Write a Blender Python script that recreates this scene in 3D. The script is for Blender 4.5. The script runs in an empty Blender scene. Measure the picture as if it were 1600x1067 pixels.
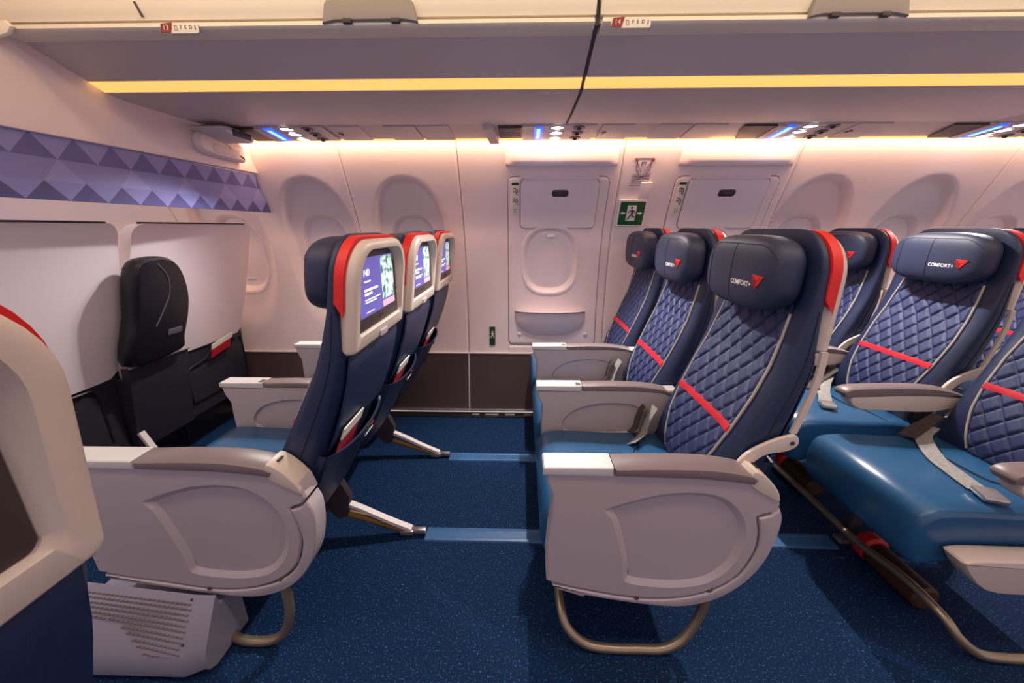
import bpy, bmesh, math, random
from mathutils import Vector, Matrix
from math import sin, cos, pi, radians as R, sqrt, exp
random.seed(7)
S = bpy.context.scene
COL = S.collection

# ---------------------------------------------------------------- camera, world, lights, exposure
cd = bpy.data.cameras.new('camera'); cam = bpy.data.objects.new('camera', cd); COL.objects.link(cam)
cd.sensor_width = 36; cd.sensor_fit = 'HORIZONTAL'; cd.lens = 580 / 1600 * 36; cd.clip_start = .02
cam.location = (0, 0, 1.22); cam.rotation_euler = (R(90 - 17.1), 0, R(1.35))
S.camera = cam
S.view_settings.view_transform = 'Standard'; S.view_settings.look = 'None'
S.view_settings.gamma = 1; S.view_settings.use_curve_mapping = False
S.view_settings.exposure = 0.62
W = bpy.data.worlds.new('world'); S.world = W; W.use_nodes = True
W.node_tree.nodes['Background'].inputs[0].default_value = (.90, .72, .78, 1)
W.node_tree.nodes['Background'].inputs[1].default_value = .44

def area(name, loc, rot, sx, sy, power, col, spread=180):
    l = bpy.data.lights.new(name, 'AREA'); l.shape = 'RECTANGLE'; l.size = sx; l.size_y = sy
    l.energy = power; l.color = col; l.spread = R(spread)
    o = bpy.data.objects.new(name, l); o.location = loc; o.rotation_euler = rot; COL.objects.link(o); return o
area('aisle_ceiling_light', (.2, .45, 2.06), (0, 0, 0), 5.0, .16, 15, (1.0, .80, .70))
area('bin_wash_light', (.2, .85, 2.12), (R(38), 0, 0), 5.0, .06, 6, (1.0, .70, .28))
area('sidewall_wash_light', (.2, 2.118, 1.655), (R(14), 0, 0), 6.6, .012, 8, (1.0, .66, .46), 150)

def spot(name, loc, target, power, ang, col=(1, .96, .92), blend=.35, r=.012):
    l = bpy.data.lights.new(name, 'SPOT'); l.energy = power; l.spot_size = R(ang); l.spot_blend = blend
    l.color = col; l.shadow_soft_size = r
    o = bpy.data.objects.new(name, l); o.location = loc; COL.objects.link(o)
    o.rotation_euler = (Vector(target) - Vector(loc)).to_track_quat('-Z', 'Y').to_euler(); return o

# ---------------------------------------------------------------- materials
def lin(h):
    h = h.lstrip('#'); c = [int(h[i:i+2], 16) / 255 for i in (0, 2, 4)]
    return tuple(x / 12.92 if x <= .04045 else ((x + .055) / 1.055) ** 2.4 for x in c)
MATS = {}
def mat(name, hexc, rough=.5, metal=0, noise=None, bump=None, coat=0, emis=None, spec=.5, sheen=0):
    m = bpy.data.materials.new(name); m.use_nodes = True; nt = m.node_tree; N = nt.nodes; L = nt.links
    b = N['Principled BSDF']; c = lin(hexc)
    b.inputs['Base Color'].default_value = (*c, 1); b.inputs['Roughness'].default_value = rough
    b.inputs['Metallic'].default_value = metal; b.inputs['Coat Weight'].default_value = coat
    b.inputs['Specular IOR Level'].default_value = spec; b.inputs['Sheen Weight'].default_value = sheen
    if noise or bump:
        tc = N.new('ShaderNodeTexCoord')
    if noise:
        sc, amt = noise; n = N.new('ShaderNodeTexNoise'); n.inputs['Scale'].default_value = sc; n.inputs['Detail'].default_value = 4
        L.new(tc.outputs['Object'], n.inputs['Vector'])
        mp = N.new('ShaderNodeMapRange'); mp.inputs[1].default_value = .3; mp.inputs[2].default_value = .7
        mp.inputs[3].default_value = 1 - amt; mp.inputs[4].default_value = 1 + amt
        L.new(n.outputs['Fac'], mp.inputs[0])
        mx = N.new('ShaderNodeVectorMath'); mx.operation = 'SCALE'; mx.inputs[0].default_value = c
        L.new(mp.outputs[0], mx.inputs['Scale']); L.new(mx.outputs[0], b.inputs['Base Color'])
    if bump:
        sc, st = bump; n2 = N.new('ShaderNodeTexNoise'); n2.inputs['Scale'].default_value = sc; n2.inputs['Detail'].default_value = 3
        L.new(tc.outputs['Object'], n2.inputs['Vector'])
        bp = N.new('ShaderNodeBump'); bp.inputs['Strength'].default_value = st; bp.inputs['Distance'].default_value = .002
        L.new(n2.outputs['Fac'], bp.inputs['Height']); L.new(bp.outputs[0], b.inputs['Normal'])
    if emis:
        b.inputs['Emission Color'].default_value = (*lin(emis[0]), 1); b.inputs['Emission Strength'].default_value = emis[1]
    MATS[name] = m; return m
mat('wall', '#f0dfe0', .42, bump=(400, .05))
mat('wall_trim', '#d8cdcc', .4)
mat('door', '#f0dfe2', .38)
mat('shade', '#f2e2e6', .5)
mat('seam_dark', '#4a4244', .7)
mat('door_seam', '#8f7d80', .6)
mat('dado', '#4a3a3c', .55, noise=(300, .06))
mat('alu', '#b9b2b0', .35, .8)
mat('bin_under', '#cfc4c4', .5, bump=(500, .05))
mat('bin_cream', '#efe6d6', .4)
mat('bin_recess', '#8a8482', .45, .2)
mat('latch', '#948b86', .4, .1)
mat('psu', '#cdc2c2', .5)
mat('psu_dark', '#3a3338', .5)
mat('black', '#0a090b', .5)
mat('strip_light', '#e8c890', .5, emis=('#ffc060', .70))
mat('cove_light', '#ffdf9a', .5, emis=('#ffbe48', 5.5))
mat('read_light', '#ffffff', .4, emis=('#fff6f2', 3.0))
mat('blue_light', '#1030ff', .4, emis=('#1740ff', 2.2))
mat('blue_glyph', '#60a0ff', .4, emis=('#64b4ff', 2.4))
mat('navy', '#1c2849', .42, noise=(60, .10), bump=(900, .25))
mat('navy_quilt', '#2a3560', .5, noise=(260, .12), bump=(1400, .35))
mat('navy_dark', '#171c2c', .45, noise=(60, .1), bump=(900, .2))
mat('headrest', '#262d49', .5, noise=(40, .06), bump=(800, .2))
mat('thread', '#15192b', .6)
mat('stitch', '#4c598c', .6)
mat('piping', '#a7a09b', .5)
mat('red', '#d8201c', .5, noise=(200, .05))
mat('red_stripe', '#c31a2c', .5)
mat('red_dark', '#8c1016', .5)
mat('cushion', '#265680', .30, noise=(30, .05), bump=(500, .12), coat=.1)
mat('beige', '#cfc0b4', .42, bump=(900, .12))
mat('grey_panel', '#b4a9ac', .42, bump=(900, .12))
mat('cap_white', '#c6c4c3', .35)
mat('pad_grey', '#77696a', .4, bump=(900, .1))
mat('screen_bezel', '#3f332f', .35)
mat('display', '#4e4a86', .3, emis=('#5a55a8', .6))
mat('white_glyph', '#ffffff', .5, emis=('#ffffff', .62))
mat('pink_glyph', '#f7a6b6', .5, emis=('#f7a6b6', .5))
mat('metal', '#c9c2be', .3, .85)
mat('tube', '#a3937c', .38, .75)
mat('strut_white', '#ddd5d3', .4)
mat('leg_dark', '#4a3f44', .5, .3)
mat('bronze', '#8a6a3c', .45, .4)
mat('box', '#8e8b9a', .5, .1, bump=(700, .1))
mat('belt', '#8c8987', .7, noise=(120, .25))
mat('belt_dark', '#3e3432', .7, noise=(60, .3))
mat('white_print', '#f4efec', .5)
mat('brown_print', '#5c3a36', .6)
mat('green_sign', '#0c5a2c', .45)
mat('green_dark', '#0b3b24', .5)
mat('card_white', '#e9e4d6', .5)
mat('card_red', '#b5122a', .5)
mat('shell_white', '#efe2e8', .38)
mat('fc_dark', '#25252f', .5, noise=(40, .1))
mat('fc_black', '#16131a', .4, bump=(600, .15))
mat('label_grey', '#5a5560', .5)
mat('track', '#2f5c8c', .45, noise=(80, .08))
mat('pouch', '#452c18', .6)
for i, c in enumerate(('#7d7cba', '#625f9a', '#8a89c6', '#57548c')):  # divider band: pattern tones, with violet mood light mixed into the colour
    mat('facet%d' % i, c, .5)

def carpet():
    m = bpy.data.materials.new('carpet'); m.use_nodes = True; nt = m.node_tree; N = nt.nodes; L = nt.links; b = N['Principled BSDF']
    tc = N.new('ShaderNodeTexCoord')
    n = N.new('ShaderNodeTexNoise'); n.inputs['Scale'].default_value = 170; n.inputs['Detail'].default_value = 2
    L.new(tc.outputs['Object'], n.inputs['Vector'])
    cr = N.new('ShaderNodeValToRGB'); e = cr.color_ramp.elements
    e[0].position = .40; e[0].color = (*lin('#021c3e'), 1); e[1].position = .62; e[1].color = (*lin('#03294e'), 1)
    x = e.new(.70); x.color = (*lin('#3a689c'), 1)
    L.new(n.outputs['Fac'], cr.inputs[0]); L.new(cr.outputs[0], b.inputs['Base Color'])
    b.inputs['Roughness'].default_value = .85; b.inputs['Specular IOR Level'].default_value = .2
    bp = N.new('ShaderNodeBump'); bp.inputs['Strength'].default_value = .6; bp.inputs['Distance'].default_value = .004
    L.new(n.outputs['Fac'], bp.inputs['Height']); L.new(bp.outputs[0], b.inputs['Normal'])
    MATS['carpet'] = m
carpet()
def picture():
    m = bpy.data.materials.new('picture'); m.use_nodes = True; nt = m.node_tree; N = nt.nodes; L = nt.links; b = N['Principled BSDF']
    tc = N.new('ShaderNodeTexCoord'); n = N.new('ShaderNodeTexNoise'); n.inputs['Scale'].default_value = 45; n.inputs['Detail'].default_value = 6
    L.new(tc.outputs['Object'], n.inputs['Vector'])
    cr = N.new('ShaderNodeValToRGB'); e = cr.color_ramp.elements
    e[0].position = .40; e[0].color = (*lin('#2c6a63'), 1); e[1].position = .52; e[1].color = (*lin('#cfeee9'), 1)
    L.new(n.outputs['Fac'], cr.inputs[0]); L.new(cr.outputs[0], b.inputs['Base Color']); L.new(cr.outputs[0], b.inputs['Emission Color'])
    b.inputs['Emission Strength'].default_value = .42; MATS['picture'] = m
picture()

# ---------------------------------------------------------------- mesh helpers
def finish(bm, mname, smooth=True, ang=35):
    bmesh.ops.remove_doubles(bm, verts=bm.verts, dist=1e-6)
    bmesh.ops.recalc_face_normals(bm, faces=bm.faces)
    me = bpy.data.meshes.new('mesh'); bm.to_mesh(me); bm.free()
    for mn in (mname if isinstance(mname, (list, tuple)) else [mname]): me.materials.append(MATS[mn])
    if smooth:
        for p in me.polygons: p.use_smooth = True
        me.set_sharp_from_angle(angle=R(ang))
    return me
def add_loft(bm, rings, caps=True, closed=True):
    vs = [[bm.verts.new(p) for p in r] for r in rings]; n = len(rings[0])
    for a, b in zip(vs, vs[1:]):
        for i in range(n if closed else n - 1):
            j = (i + 1) % n; bm.faces.new((a[i], a[j], b[j], b[i]))
    if caps: bm.faces.new(vs[0]); bm.faces.new(list(reversed(vs[-1])))
def add_box(bm, lo, hi, bev=0, seg=2, mtx=None):
    r = bmesh.ops.create_cube(bm, size=1); v = r['verts']
    for q in v: q.co = Vector([(lo[i] + hi[i]) / 2 + q.co[i] * (hi[i] - lo[i]) for i in range(3)])
    if bev:
        es = list({e for q in v for e in q.link_edges})
        rr = bmesh.ops.bevel(bm, geom=es, offset=bev, segments=seg, affect='EDGES', profile=.5)
        v = rr['verts']
    if mtx:
        for q in set(v): q.co = mtx @ q.co
def frames(pts):
    out = []; n = len(pts); up = None
    for i, p in enumerate(pts):
        t = (pts[min(i+1, n-1)] - pts[max(i-1, 0)]).normalized()
        if up is None:
            up = Vector((0, 0, 1)) if abs(t.z) < .9 else Vector((1, 0, 0))
        s = t.cross(up).normalized(); up = s.cross(t).normalized(); out.append((p, t, s, up))
    return out
def catmull(pts, k=6):
    pts = [Vector(p) for p in pts]; P = [pts[0] * 2 - pts[1]] + pts + [pts[-1] * 2 - pts[-2]]; o = []
    for i in range(1, len(P) - 2):
        a, b, c, d = P[i-1:i+3]
        for j in range(k):
            t = j / k; o.append(.5 * ((2*b) + (c-a)*t + (2*a-5*b+4*c-d)*t*t + (3*b-a-3*c+d)*t**3))
    o.append(pts[-1]); return o
def add_tube(bm, pts, r, sides=10, smooth=0):
    pts = catmull(pts, smooth) if smooth else [Vector(p) for p in pts]
    add_loft(bm, [[p + r * (cos(2*pi*i/sides) * s + sin(2*pi*i/sides) * u) for i in range(sides)] for p, t, s, u in frames(pts)])
def add_ribbon(bm, pts, w, th, side=None, smooth=6):
    """flat strap: pts path, width direction fixed (side) or horizontal"""
    pts = catmull(pts, smooth) if smooth else [Vector(p) for p in pts]
    rings = []
    for p, t, s, u in frames(pts):
        d = Vector(side).normalized() if side else s
        nrm = t.cross(d).normalized()
        rings.append([p + d*w/2 + nrm*th/2, p - d*w/2 + nrm*th/2, p - d*w/2 - nrm*th/2, p + d*w/2 - nrm*th/2])
    add_loft(bm, rings)
def inset(poly, d):
    """offset a CCW or CW closed 2D polygon inward"""
    n = len(poly); A = sum(poly[i][0]*poly[(i+1) % n][1] - poly[(i+1) % n][0]*poly[i][1] for i in range(n)); sg = 1 if A > 0 else -1
    o = []
    for i in range(n):
        p0, p, p1 = Vector(poly[i-1]), Vector(poly[i]), Vector(poly[(i+1) % n])
        e0 = (p - p0).normalized(); e1 = (p1 - p).normalized()
        n0 = Vector((-e0.y, e0.x)) * sg; n1 = Vector((-e1.y, e1.x)) * sg
        m = n0 + n1
        if m.length < 1e-5: m = n0
        m.normalize(); k = d / max(.5, m.dot(n0)); o.append(tuple(p + m * k))
    return o
def add_prism(bm, poly, d0, d1, mp, bev=0, bev2=None):
    """closed 2D poly extruded d0..d1 with rounded rims; mp(u,v,d)->xyz"""
    bev2 = bev if bev2 is None else bev2; sg = 1 if d1 > d0 else -1; rings = []
    def ring(pl, d): rings.append([mp(u, v, d) for u, v in pl])
    if bev:
        for a in (0, .3, 1): ring(inset(poly, bev * (1 - sin(a*pi/2))), d0 + sg * bev * (1 - cos(a*pi/2)))
    else: ring(poly, d0)
    if bev2:
        for a in (1, .3, 0): ring(inset(poly, bev2 * (1 - sin(a*pi/2))), d1 - sg * bev2 * (1 - cos(a*pi/2)))
    else: ring(poly, d1)
    add_loft(bm, rings)
def smooth2(poly, k=5):
    n = len(poly); P = [Vector((*p, 0)) for p in poly]; o = []
    for i in range(n):
        a, b, c, d = P[i-1], P[i], P[(i+1) % n], P[(i+2) % n]
        for j in range(k):
            t = j / k; q = .5 * ((2*b) + (c-a)*t + (2*a-5*b+4*c-d)*t*t + (3*b-a-3*c+d)*t**3); o.append((q.x, q.y))
    return o
def open2(pts, k=5):
    return [(p.x, p.y) for p in catmull([(*p, 0) for p in pts], k)]
def rrect(cx, cy, w, h, r, k=6):
    o = []
    for sx, sy, a0 in ((1, 1, 0), (-1, 1, 90), (-1, -1, 180), (1, -1, 270)):
        for i in range(k + 1):
            a = R(a0 + 90 * i / k); o.append((cx + sx*(w/2 - r) + r*cos(a), cy + sy*(h/2 - r) + r*sin(a)))
    return o
def sell(cx, cy, a, b, e=2.6, n=48):
    o = []
    for i in range(n):
        t = 2*pi*i/n; c, s = cos(t), sin(t)
        o.append((cx + a*math.copysign(abs(c)**(2/e), c), cy + b*math.copysign(abs(s)**(2/e), s)))
    return o
def add_fill(bm, loops):
    """planar face with holes from vertex loops (lists of BMVert)"""
    es = []
    for l in loops:
        for i in range(len(l)):
            a, b = l[i], l[(i+1) % len(l)]
            e = bm.edges.get((a, b)) or bm.edges.new((a, b)); es.append(e)
    bmesh.ops.triangle_fill(bm, use_beauty=True, use_dissolve=False, edges=es)
def add_bridge(bm, A, B):
    n = len(A)
    for i in range(n): bm.faces.new((A[i], A[(i+1) % n], B[(i+1) % n], B[i]))
def add_sellipsoid(bm, c, r, e1=.5, e2=.5, nu=28, nv=16):
    f = lambda w, e: math.copysign(abs(w)**e, w)
    rings = []
    for j in range(1, nv):
        v = -pi/2 + pi*j/nv
        rings.append([Vector((c[0] + r[0]*f(cos(v), e1)*f(cos(2*pi*i/nu), e2), c[1] + r[1]*f(cos(v), e1)*f(sin(2*pi*i/nu), e2), c[2] + r[2]*f(sin(v), e1))) for i in range(nu)])
    add_loft(bm, rings)
def text_mesh(txt, size, mname, M, extr=.0004, bold=0, sx=1):
    c = bpy.data.curves.new('txt', 'FONT'); c.body = txt; c.size = size; c.align_x = 'CENTER'; c.align_y = 'CENTER'
    c.extrude = extr; c.offset = bold; c.resolution_u = 3
    o = bpy.data.objects.new('txt', c); COL.objects.link(o)
    dg = bpy.context.evaluated_depsgraph_get(); me = bpy.data.meshes.new_from_object(o.evaluated_get(dg))
    bpy.data.objects.remove(o); bpy.data.curves.remove(c)
    for v in me.vertices: v.co = M @ Vector((v.co.x * sx, v.co.y, v.co.z))
    me.materials.clear(); me.materials.append(MATS[mname]); return me
def frame_mtx(o, u, v):
    """maps text x->u, y->v at origin o"""
    u = Vector(u).normalized(); v = Vector(v); v = (v - u * v.dot(u)).normalized(); w = u.cross(v)
    M = Matrix((u, v, w)).transposed().to_4x4(); M.translation = Vector(o); return M

# objects
def obj(name, me, parent=None, loc=(0, 0, 0)):
    o = bpy.data.objects.new(name, me); COL.objects.link(o); o.location = loc
    if parent: o.parent = parent
    return o
def thing(name, label, cat, loc=(0, 0, 0), group=None, me=None):
    o = obj(name, me, None, loc); o['label'] = label; o['category'] = cat
    if group: o['group'] = group
    return o
def struct(name, me=None, label=None, cat=None):
    o = obj(name, me); o['kind'] = 'structure'
    o['label'] = label or name; o['category'] = cat or name.split('_')[0]
    return o
XYZ_XZ = lambda y_of=None: (lambda u, v, d: Vector((u, d, v)))     # poly in (x,z), extruded along y
def mXZ(u, v, d): return Vector((u, d, v))
def mYZ(u, v, d): return Vector((d, u, v))
def mXY(u, v, d): return Vector((u, v, d))
def P(fn, mname, smooth=True, ang=35):
    bm = bmesh.new(); fn(bm); return finish(bm, mname, smooth, ang)
def box_me(lo, hi, m, bev=.003): return P(lambda b: add_box(b, lo, hi, bev), m)
def prism_me(poly, d0, d1, mp, m, bev=0, bev2=None): return P(lambda b: add_prism(b, poly, d0, d1, mp, bev, bev2), m)
def tube_me(pts, r, m, sides=10, smooth=0): return P(lambda b: add_tube(b, pts, r, sides, smooth), m)

# ================================================================ SETTING
XL, XR = -3.2, 3.6
fl = struct('floor', box_me((XL, -1.4, -.03), (XR, 2.30, 0), 'carpet', 0), 'dark blue speckled cabin carpet under the seats', 'floor')
WP = [(0.0, 2.292), (.20, 2.325), (.41, 2.355), (.65, 2.373), (.80, 2.378), (1.0, 2.37), (1.1, 2.358), (1.21, 2.337), (1.33, 2.292), (1.45, 2.238), (1.55, 2.193), (1.645, 2.150), (1.74, 2.10)]
def wallY(z):
    if z <= WP[0][0]: return WP[0][1]
    for (a, ya), (b, yb), i in zip(WP, WP[1:], range(99)):
        if z <= b:
            t = (z - a) / (b - a)
            y0 = WP[max(i-1, 0)]; y3 = WP[min(i+2, len(WP)-1)]
            m1 = (yb - y0[1]) / (b - y0[0]); m2 = (y3[1] - ya) / (y3[0] - a); h = b - a
            return (2*t**3-3*t*t+1)*ya + (t**3-2*t*t+t)*h*m1 + (-2*t**3+3*t*t)*yb + (t**3-t*t)*h*m2
    return WP[-1][1]
def wall_n(z):
    d = (wallY(z+.01) - wallY(z-.01)) / .02; return Vector((0, -1, d)).normalized()   # towards the cabin
def wpt(x, z, off=0): return Vector((x, wallY(z), z)) + wall_n(z) * off
def sstep(a, b, x):
    t = min(1, max(0, (x-a)/(b-a))); return t*t*(3-2*t)
WINZ = 1.045
WINX = [-1.79, -1.225, -.665, 1.675, 2.245, 2.815]
def recess(x, z, wins, hole=True):
    d = 0
    for xc in wins:
        dz = z - 1.02
        b = .47
        r = (abs((x-xc)/.235)**2.4 + abs(dz/b)**2.4)**(1/2.4)
        # crisp lip at the crown, melting into the panel low down
        soft = .10 + .30 * sstep(.25, -.35, dz)
        dep = .042 * (1 - .55 * sstep(.0, -.45, dz))
        d = max(d, dep * (1 - sstep(1 - soft, 1.0, r)))
        rw = (abs((x-xc)/.128)**2.7 + abs((z-WINZ)/.20)**2.7)**(1/2.7)
        if hole and rw < 1.12: d = .095
    return d
wb = struct('wall_back', P(lambda b: add_loft(b, [[Vector((XL, wallY(z/20*1.74)+.10, z/20*1.74)) for z in range(21)], [Vector((XR, wallY(z/20*1.74)+.10, z/20*1.74)) for z in range(21)]], False, False), 'seam_dark'),
            'curved cabin side wall of pale pink panels', 'wall')
def wall_panel(x0, x1, z0, z1, wins=(), m='wall'):
    nx = max(2, int((x1-x0)/.0125)); nz = 104
    bm = bmesh.new(); g = .0018; rows = []
    for j in range(nz+1):
        z = z0 + (z1-z0)*j/nz; row = []
        for i in range(nx+1):
            x = x0+g + (x1-x0-2*g)*i/nx; row.append(wpt(x, z, -recess(x, z, wins) if wins else -.075 if any(abs((x-hx)/.142)**2.7 + abs((z-hz)/.172)**2.7 < 2.0 for hx, hz in DOORWIN) else 0))
        rows.append([Vector((x0+g, row[0].y+.03, row[0].z))] + [Vector((row[0].x, row[0].y+.003, row[0].z))] + [Vector((p.x + (.003 if k == 0 else -.003 if k == nx else 0), p.y, p.z)) for k, p in enumerate(row)] + [Vector((row[-1].x, row[-1].y+.003, row[-1].z))] + [Vector((x1-g, row[-1].y+.03, row[-1].z))])
    vs = [[bm.verts.new(p) for p in r] for r in rows]
    for a, b in zip(vs, vs[1:]):
        for i in range(len(a)-1): bm.faces.new((a[i], a[i+1], b[i+1], b[i]))
    return finish(bm, m, True, 50)
DOORWIN = [(.18, 1.02), (1.105, 1.02)]
seams = [(XL, -2.09, ()), (-2.09, -.98, (-1.79, -1.225)), (-.98, -.345, (-.665,)), (-.345, .54, ()), (.54, 1.46, ()), (1.46, 2.55, (1.675, 2.245)), (2.55, XR, (2.815,))]
for x0, x1, w in seams:
    obj('sidewall_panel', wall_panel(x0, x1, .415, 1.735, w), wb)
# windows
def window_meshes(xc, zc, a, b, off, deep):
    e = 2.7; n = 56
    fo = off if callable(off) else (lambda x, z: off)
    def ringpts(k, o): return [wpt(x, z, fo(x, z) + o) for x, z in sell(xc, zc, a*k, b*k, e, n)]
    bm = bmesh.new()
    add_loft(bm, [ringpts(1.25, -.012), ringpts(1.24, -.001), ringpts(1.17, .0012), ringpts(1.14, -.002), ringpts(1.00, -deep+.004), ringpts(.985, -deep)], False)
    fr = finish(bm, 'wall', True, 60)
    bm = bmesh.new(); add_loft(bm, [ringpts(1.02, -deep+.004), ringpts(.5, -deep+.004), ringpts(.02, -deep+.004)], True)
    sh = finish(bm, 'shade', True, 60)
    hd = P(lambda q: add_box(q, (-.03, -.006, -.006), (.03, .006, .006), .003), 'wall_trim')
    return fr, sh, hd
for i, xc in enumerate(WINX):
    fr, sh, hd = window_meshes(xc, WINZ, .128, .20, lambda x, z: .003 - recess(x, z, (xc,), False), .042)
    w = struct('window_%d' % (i+1), None, 'oval cabin window with its pale shade pulled down', 'window')
    obj('window_frame', fr, w); obj('window_shade', sh, w)
    obj('shade_handle', hd, w, wpt(xc, WINZ - .155, -.072))

# exit doors -----------------------------------------------------------------
def strip_on_wall(bm, pts, w, off):
    """raised seam line following the wall through (x,z) points"""
    P3 = [wpt(x, z, off) for x, z in pts]; add_tube(bm, P3, w, 6)
def wall_patch(bm, poly, off0, off1, inner_bev=.004):
    n = len(poly); pi_ = inset(poly, inner_bev)
    rings = [[wpt(x, z, off0) for x, z in poly], [wpt(x, z, off1 - inner_bev*.6) for x, z in poly], [wpt(x, z, off1) for x, z in pi_]]
    vs = [[bm.verts.new(p) for p in r] for r in rings]
    for a, b in zip(vs, vs[1:]): add_bridge(bm, a, b)
    bm.faces.new(vs[-1])
def densify(poly, d=.03):
    o = []
    for i in range(len(poly)):
        a = Vector(poly[i]); b = Vector(poly[(i+1) % len(poly)]); k = max(1, int((b-a).length/d))
        for j in range(k): q = a.lerp(b, j/k); o.append((q.x, q.y))
    return o
def grid_patch(bm, x0, x1, z0, z1, off, rad=.02, holes=(), nz=30, nx=24, edge=.006):
    """slightly raised panel following the wall's curve (rounded corners by inset rows)"""
    rows = []
    for j in range(nz+1):
        z = z0 + (z1-z0)*j/nz
        d = min(z-z0, z1-z); ins = 0
        if d < rad: ins = rad - sqrt(max(0, rad*rad - (rad-d)**2))
        r = []
        for i in range(-1, nx+2):
            t = min(max(i/nx, 0), 1); x = x0+ins + (x1-x0-2*ins)*t
            o = off if 0 <= i <= nx and 0 < j < nz else -.002
            for hx, hz, ha, hb in holes:
                if (abs((x-hx)/ha)**2.7 + abs((z-hz)/hb)**2.7) < 1.12**2.7: o = -.06
            if i == 0: x += edge*.3
            r.append(bm.verts.new(wpt(x, z, o)))
        rows.append(r)
    for a, b in zip(rows, rows[1:]):
        for i in range(len(a)-1): bm.faces.new((a[i], a[i+1], b[i+1], b[i]))
def exit_door(n, xc):
    d = struct('door_%d' % n, None, 'overwing exit door with handle cover and oval window, %s the green exit sign' % ('ahead of', 'behind')[n-1], 'door')
    xl, xr = xc - .275, xc + .285
    obj('door_panel', P(lambda b: grid_patch(b, xl, xr, .475, 1.485, .006, .03, [(xc-.02, 1.02, .142, .172)], 110, 70), 'door', True, 50), d)
    obj('door_seam', P(lambda b: add_loft(b, [[wpt(x, z, .0012) for x, z in inset(densify(rrect(xc+.005, .98, .56, 1.01, .035)), -k)] for k in (.0055, .001)], False), 'door_seam'), d)
    hc = obj('handle_cover', P(lambda b: grid_patch(b, xc-.205, xc+.232, 1.215, 1.478, .012, .03), 'door', True, 50), d)
    obj('cover_edge', P(lambda b: add_loft(b, [[wpt(x, z, .0075) for x, z in inset(densify(rrect(xc+.0135, 1.3465, .437, .263, .03)), -k)] for k in (.004, .0)], False), 'door_seam'), hc)
    obj('hinge_strip', P(lambda b: grid_patch(b, xc-.21, xc+.225, 1.476, 1.492, .016, .004, nz=4), 'door', True, 50), hc)
    obj('handle_slot', P(lambda b: wall_patch(b, rrect(xc+.018, 1.407, .094, .036, .015), .010, .0135, .003), 'psu_dark'), hc)
    obj('slot_rim', P(lambda b: add_tube(b, [wpt(x, z, .0135) for x, z in (lambda q: q + q[:1])(rrect(xc+.018, 1.407, .102, .044, .019))], .0028, 6), 'door'), hc)
    obj('handle', P(lambda b: wall_patch(b, rrect(xc+.018, 1.406, .03, .022, .006), .012, .016, .003), 'leg_dark'), hc)
    fr, sh, hd = window_meshes(xc-.02, 1.02, .142, .172, .012, .034)
    w = obj('door_window', fr, d); obj('window_shade', sh, w)
    obj('shade_tab', P(lambda q: add_box(q, (-.024, -.012, -.012), (.024, .006, .012), .003), 'white_print'), w, wpt(xc-.02, 1.172, -.006))
    # bulged pocket low on the door
    def pocket(b):
        rings = []
        for j in range(13):
            t = j/12; z = .695 - .155*t; hw = .222 * (1 - .55 * max(0, (t-.35)/.65)**2.2); dep = .062 * (1 - t)**.7 + .004
            rings.append([wpt(xc-.01 + hw*cos(pi*k/20), z, .008 + dep*sin(pi*k/20)) for k in range(21)])
        add_loft(b, rings, False, False)
        b.faces.new([b.verts.new(p) for p in rings[0]])
    pk = obj('door_pocket', P(pocket, 'door', True, 50), d)
    obj('pocket_lip', P(lambda b: add_tube(b, [wpt(xc-.01 + .224*cos(pi*k/20), .696, .009 + .064*sin(pi*k/20)) for k in range(21)], .0035, 6), 'leg_dark'), pk)
    for s in (-.205, .225):
        obj('screw_cap', P(lambda b: add_sellipsoid(b, (0, 0, 0), (.013, .006, .013), 1, 1, 14, 8), 'door'), d, wpt(xc+s, .545, .008))
    obj('sill_panel', P(lambda b: grid_patch(b, xl, xr+.01, .395, .468, .004, .012, nz=8), 'door', True, 50), d)
    # instruction placard
    pl = obj('instruction_placard', P(lambda b: wall_patch(b, densify([(xl+.018, 1.285), (xl+.062, 1.285), (xl+.062, 1.462), (xl+.018, 1.462)]), .005, .0085, .001), 'card_white'), d)
    def figs(b):
        for zc in (1.415, 1.365):
            for q in ([(-.014, .012), (-.004, .018), (.004, .010)], [(-.004, .016), (.010, .012), (.014, -.006)], [(.0, .006), (.008, -.012), (.016, -.016)], [(-.012, -.002), (-.002, .006)]):
                add_tube(b, [wpt(xl+.040+x, zc+z, .0092) for x, z in q], .0026, 5)
        add_tube(b, [wpt(xl+.040+x, 1.315+z, .0092) for x, z in ((-.008, .008), (.006, .01), (.007, -.008), (-.006, -.009), (-.008, .008))], .0012, 5)
    obj('pictogram', P(figs, 'brown_print'), pl)
    obj('placard_header', P(lambda b: wall_patch(b, densify([(xl+.020, 1.448), (xl+.060, 1.448), (xl+.060, 1.460), (xl+.020, 1.460)]), .008, .0098, .001), 'green_dark'), pl)
    # light housing above the door
    def hood(b):
        rings = []
        for i in range(25):
            t = i/24; x = xc-.285 + .60*t; e = min(t, 1-t)*24; k = min(1, sqrt(max(0, e)/1.6)+.02)
            prof = [(1.632, 0), (1.628, .012*k), (1.605, .022*k), (1.575, .034*k), (1.556, .040*k), (1.545, .034*k), (1.538, .015*k), (1.534, 0)]
            rings.append([wpt(x, z, o) for z, o in prof])
        add_loft(b, rings, False, False)
    obj('light_hood', P(hood, 'door', True, 60), d)
    return d
exit_door(1, .20); exit_door(2, 1.125)

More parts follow.
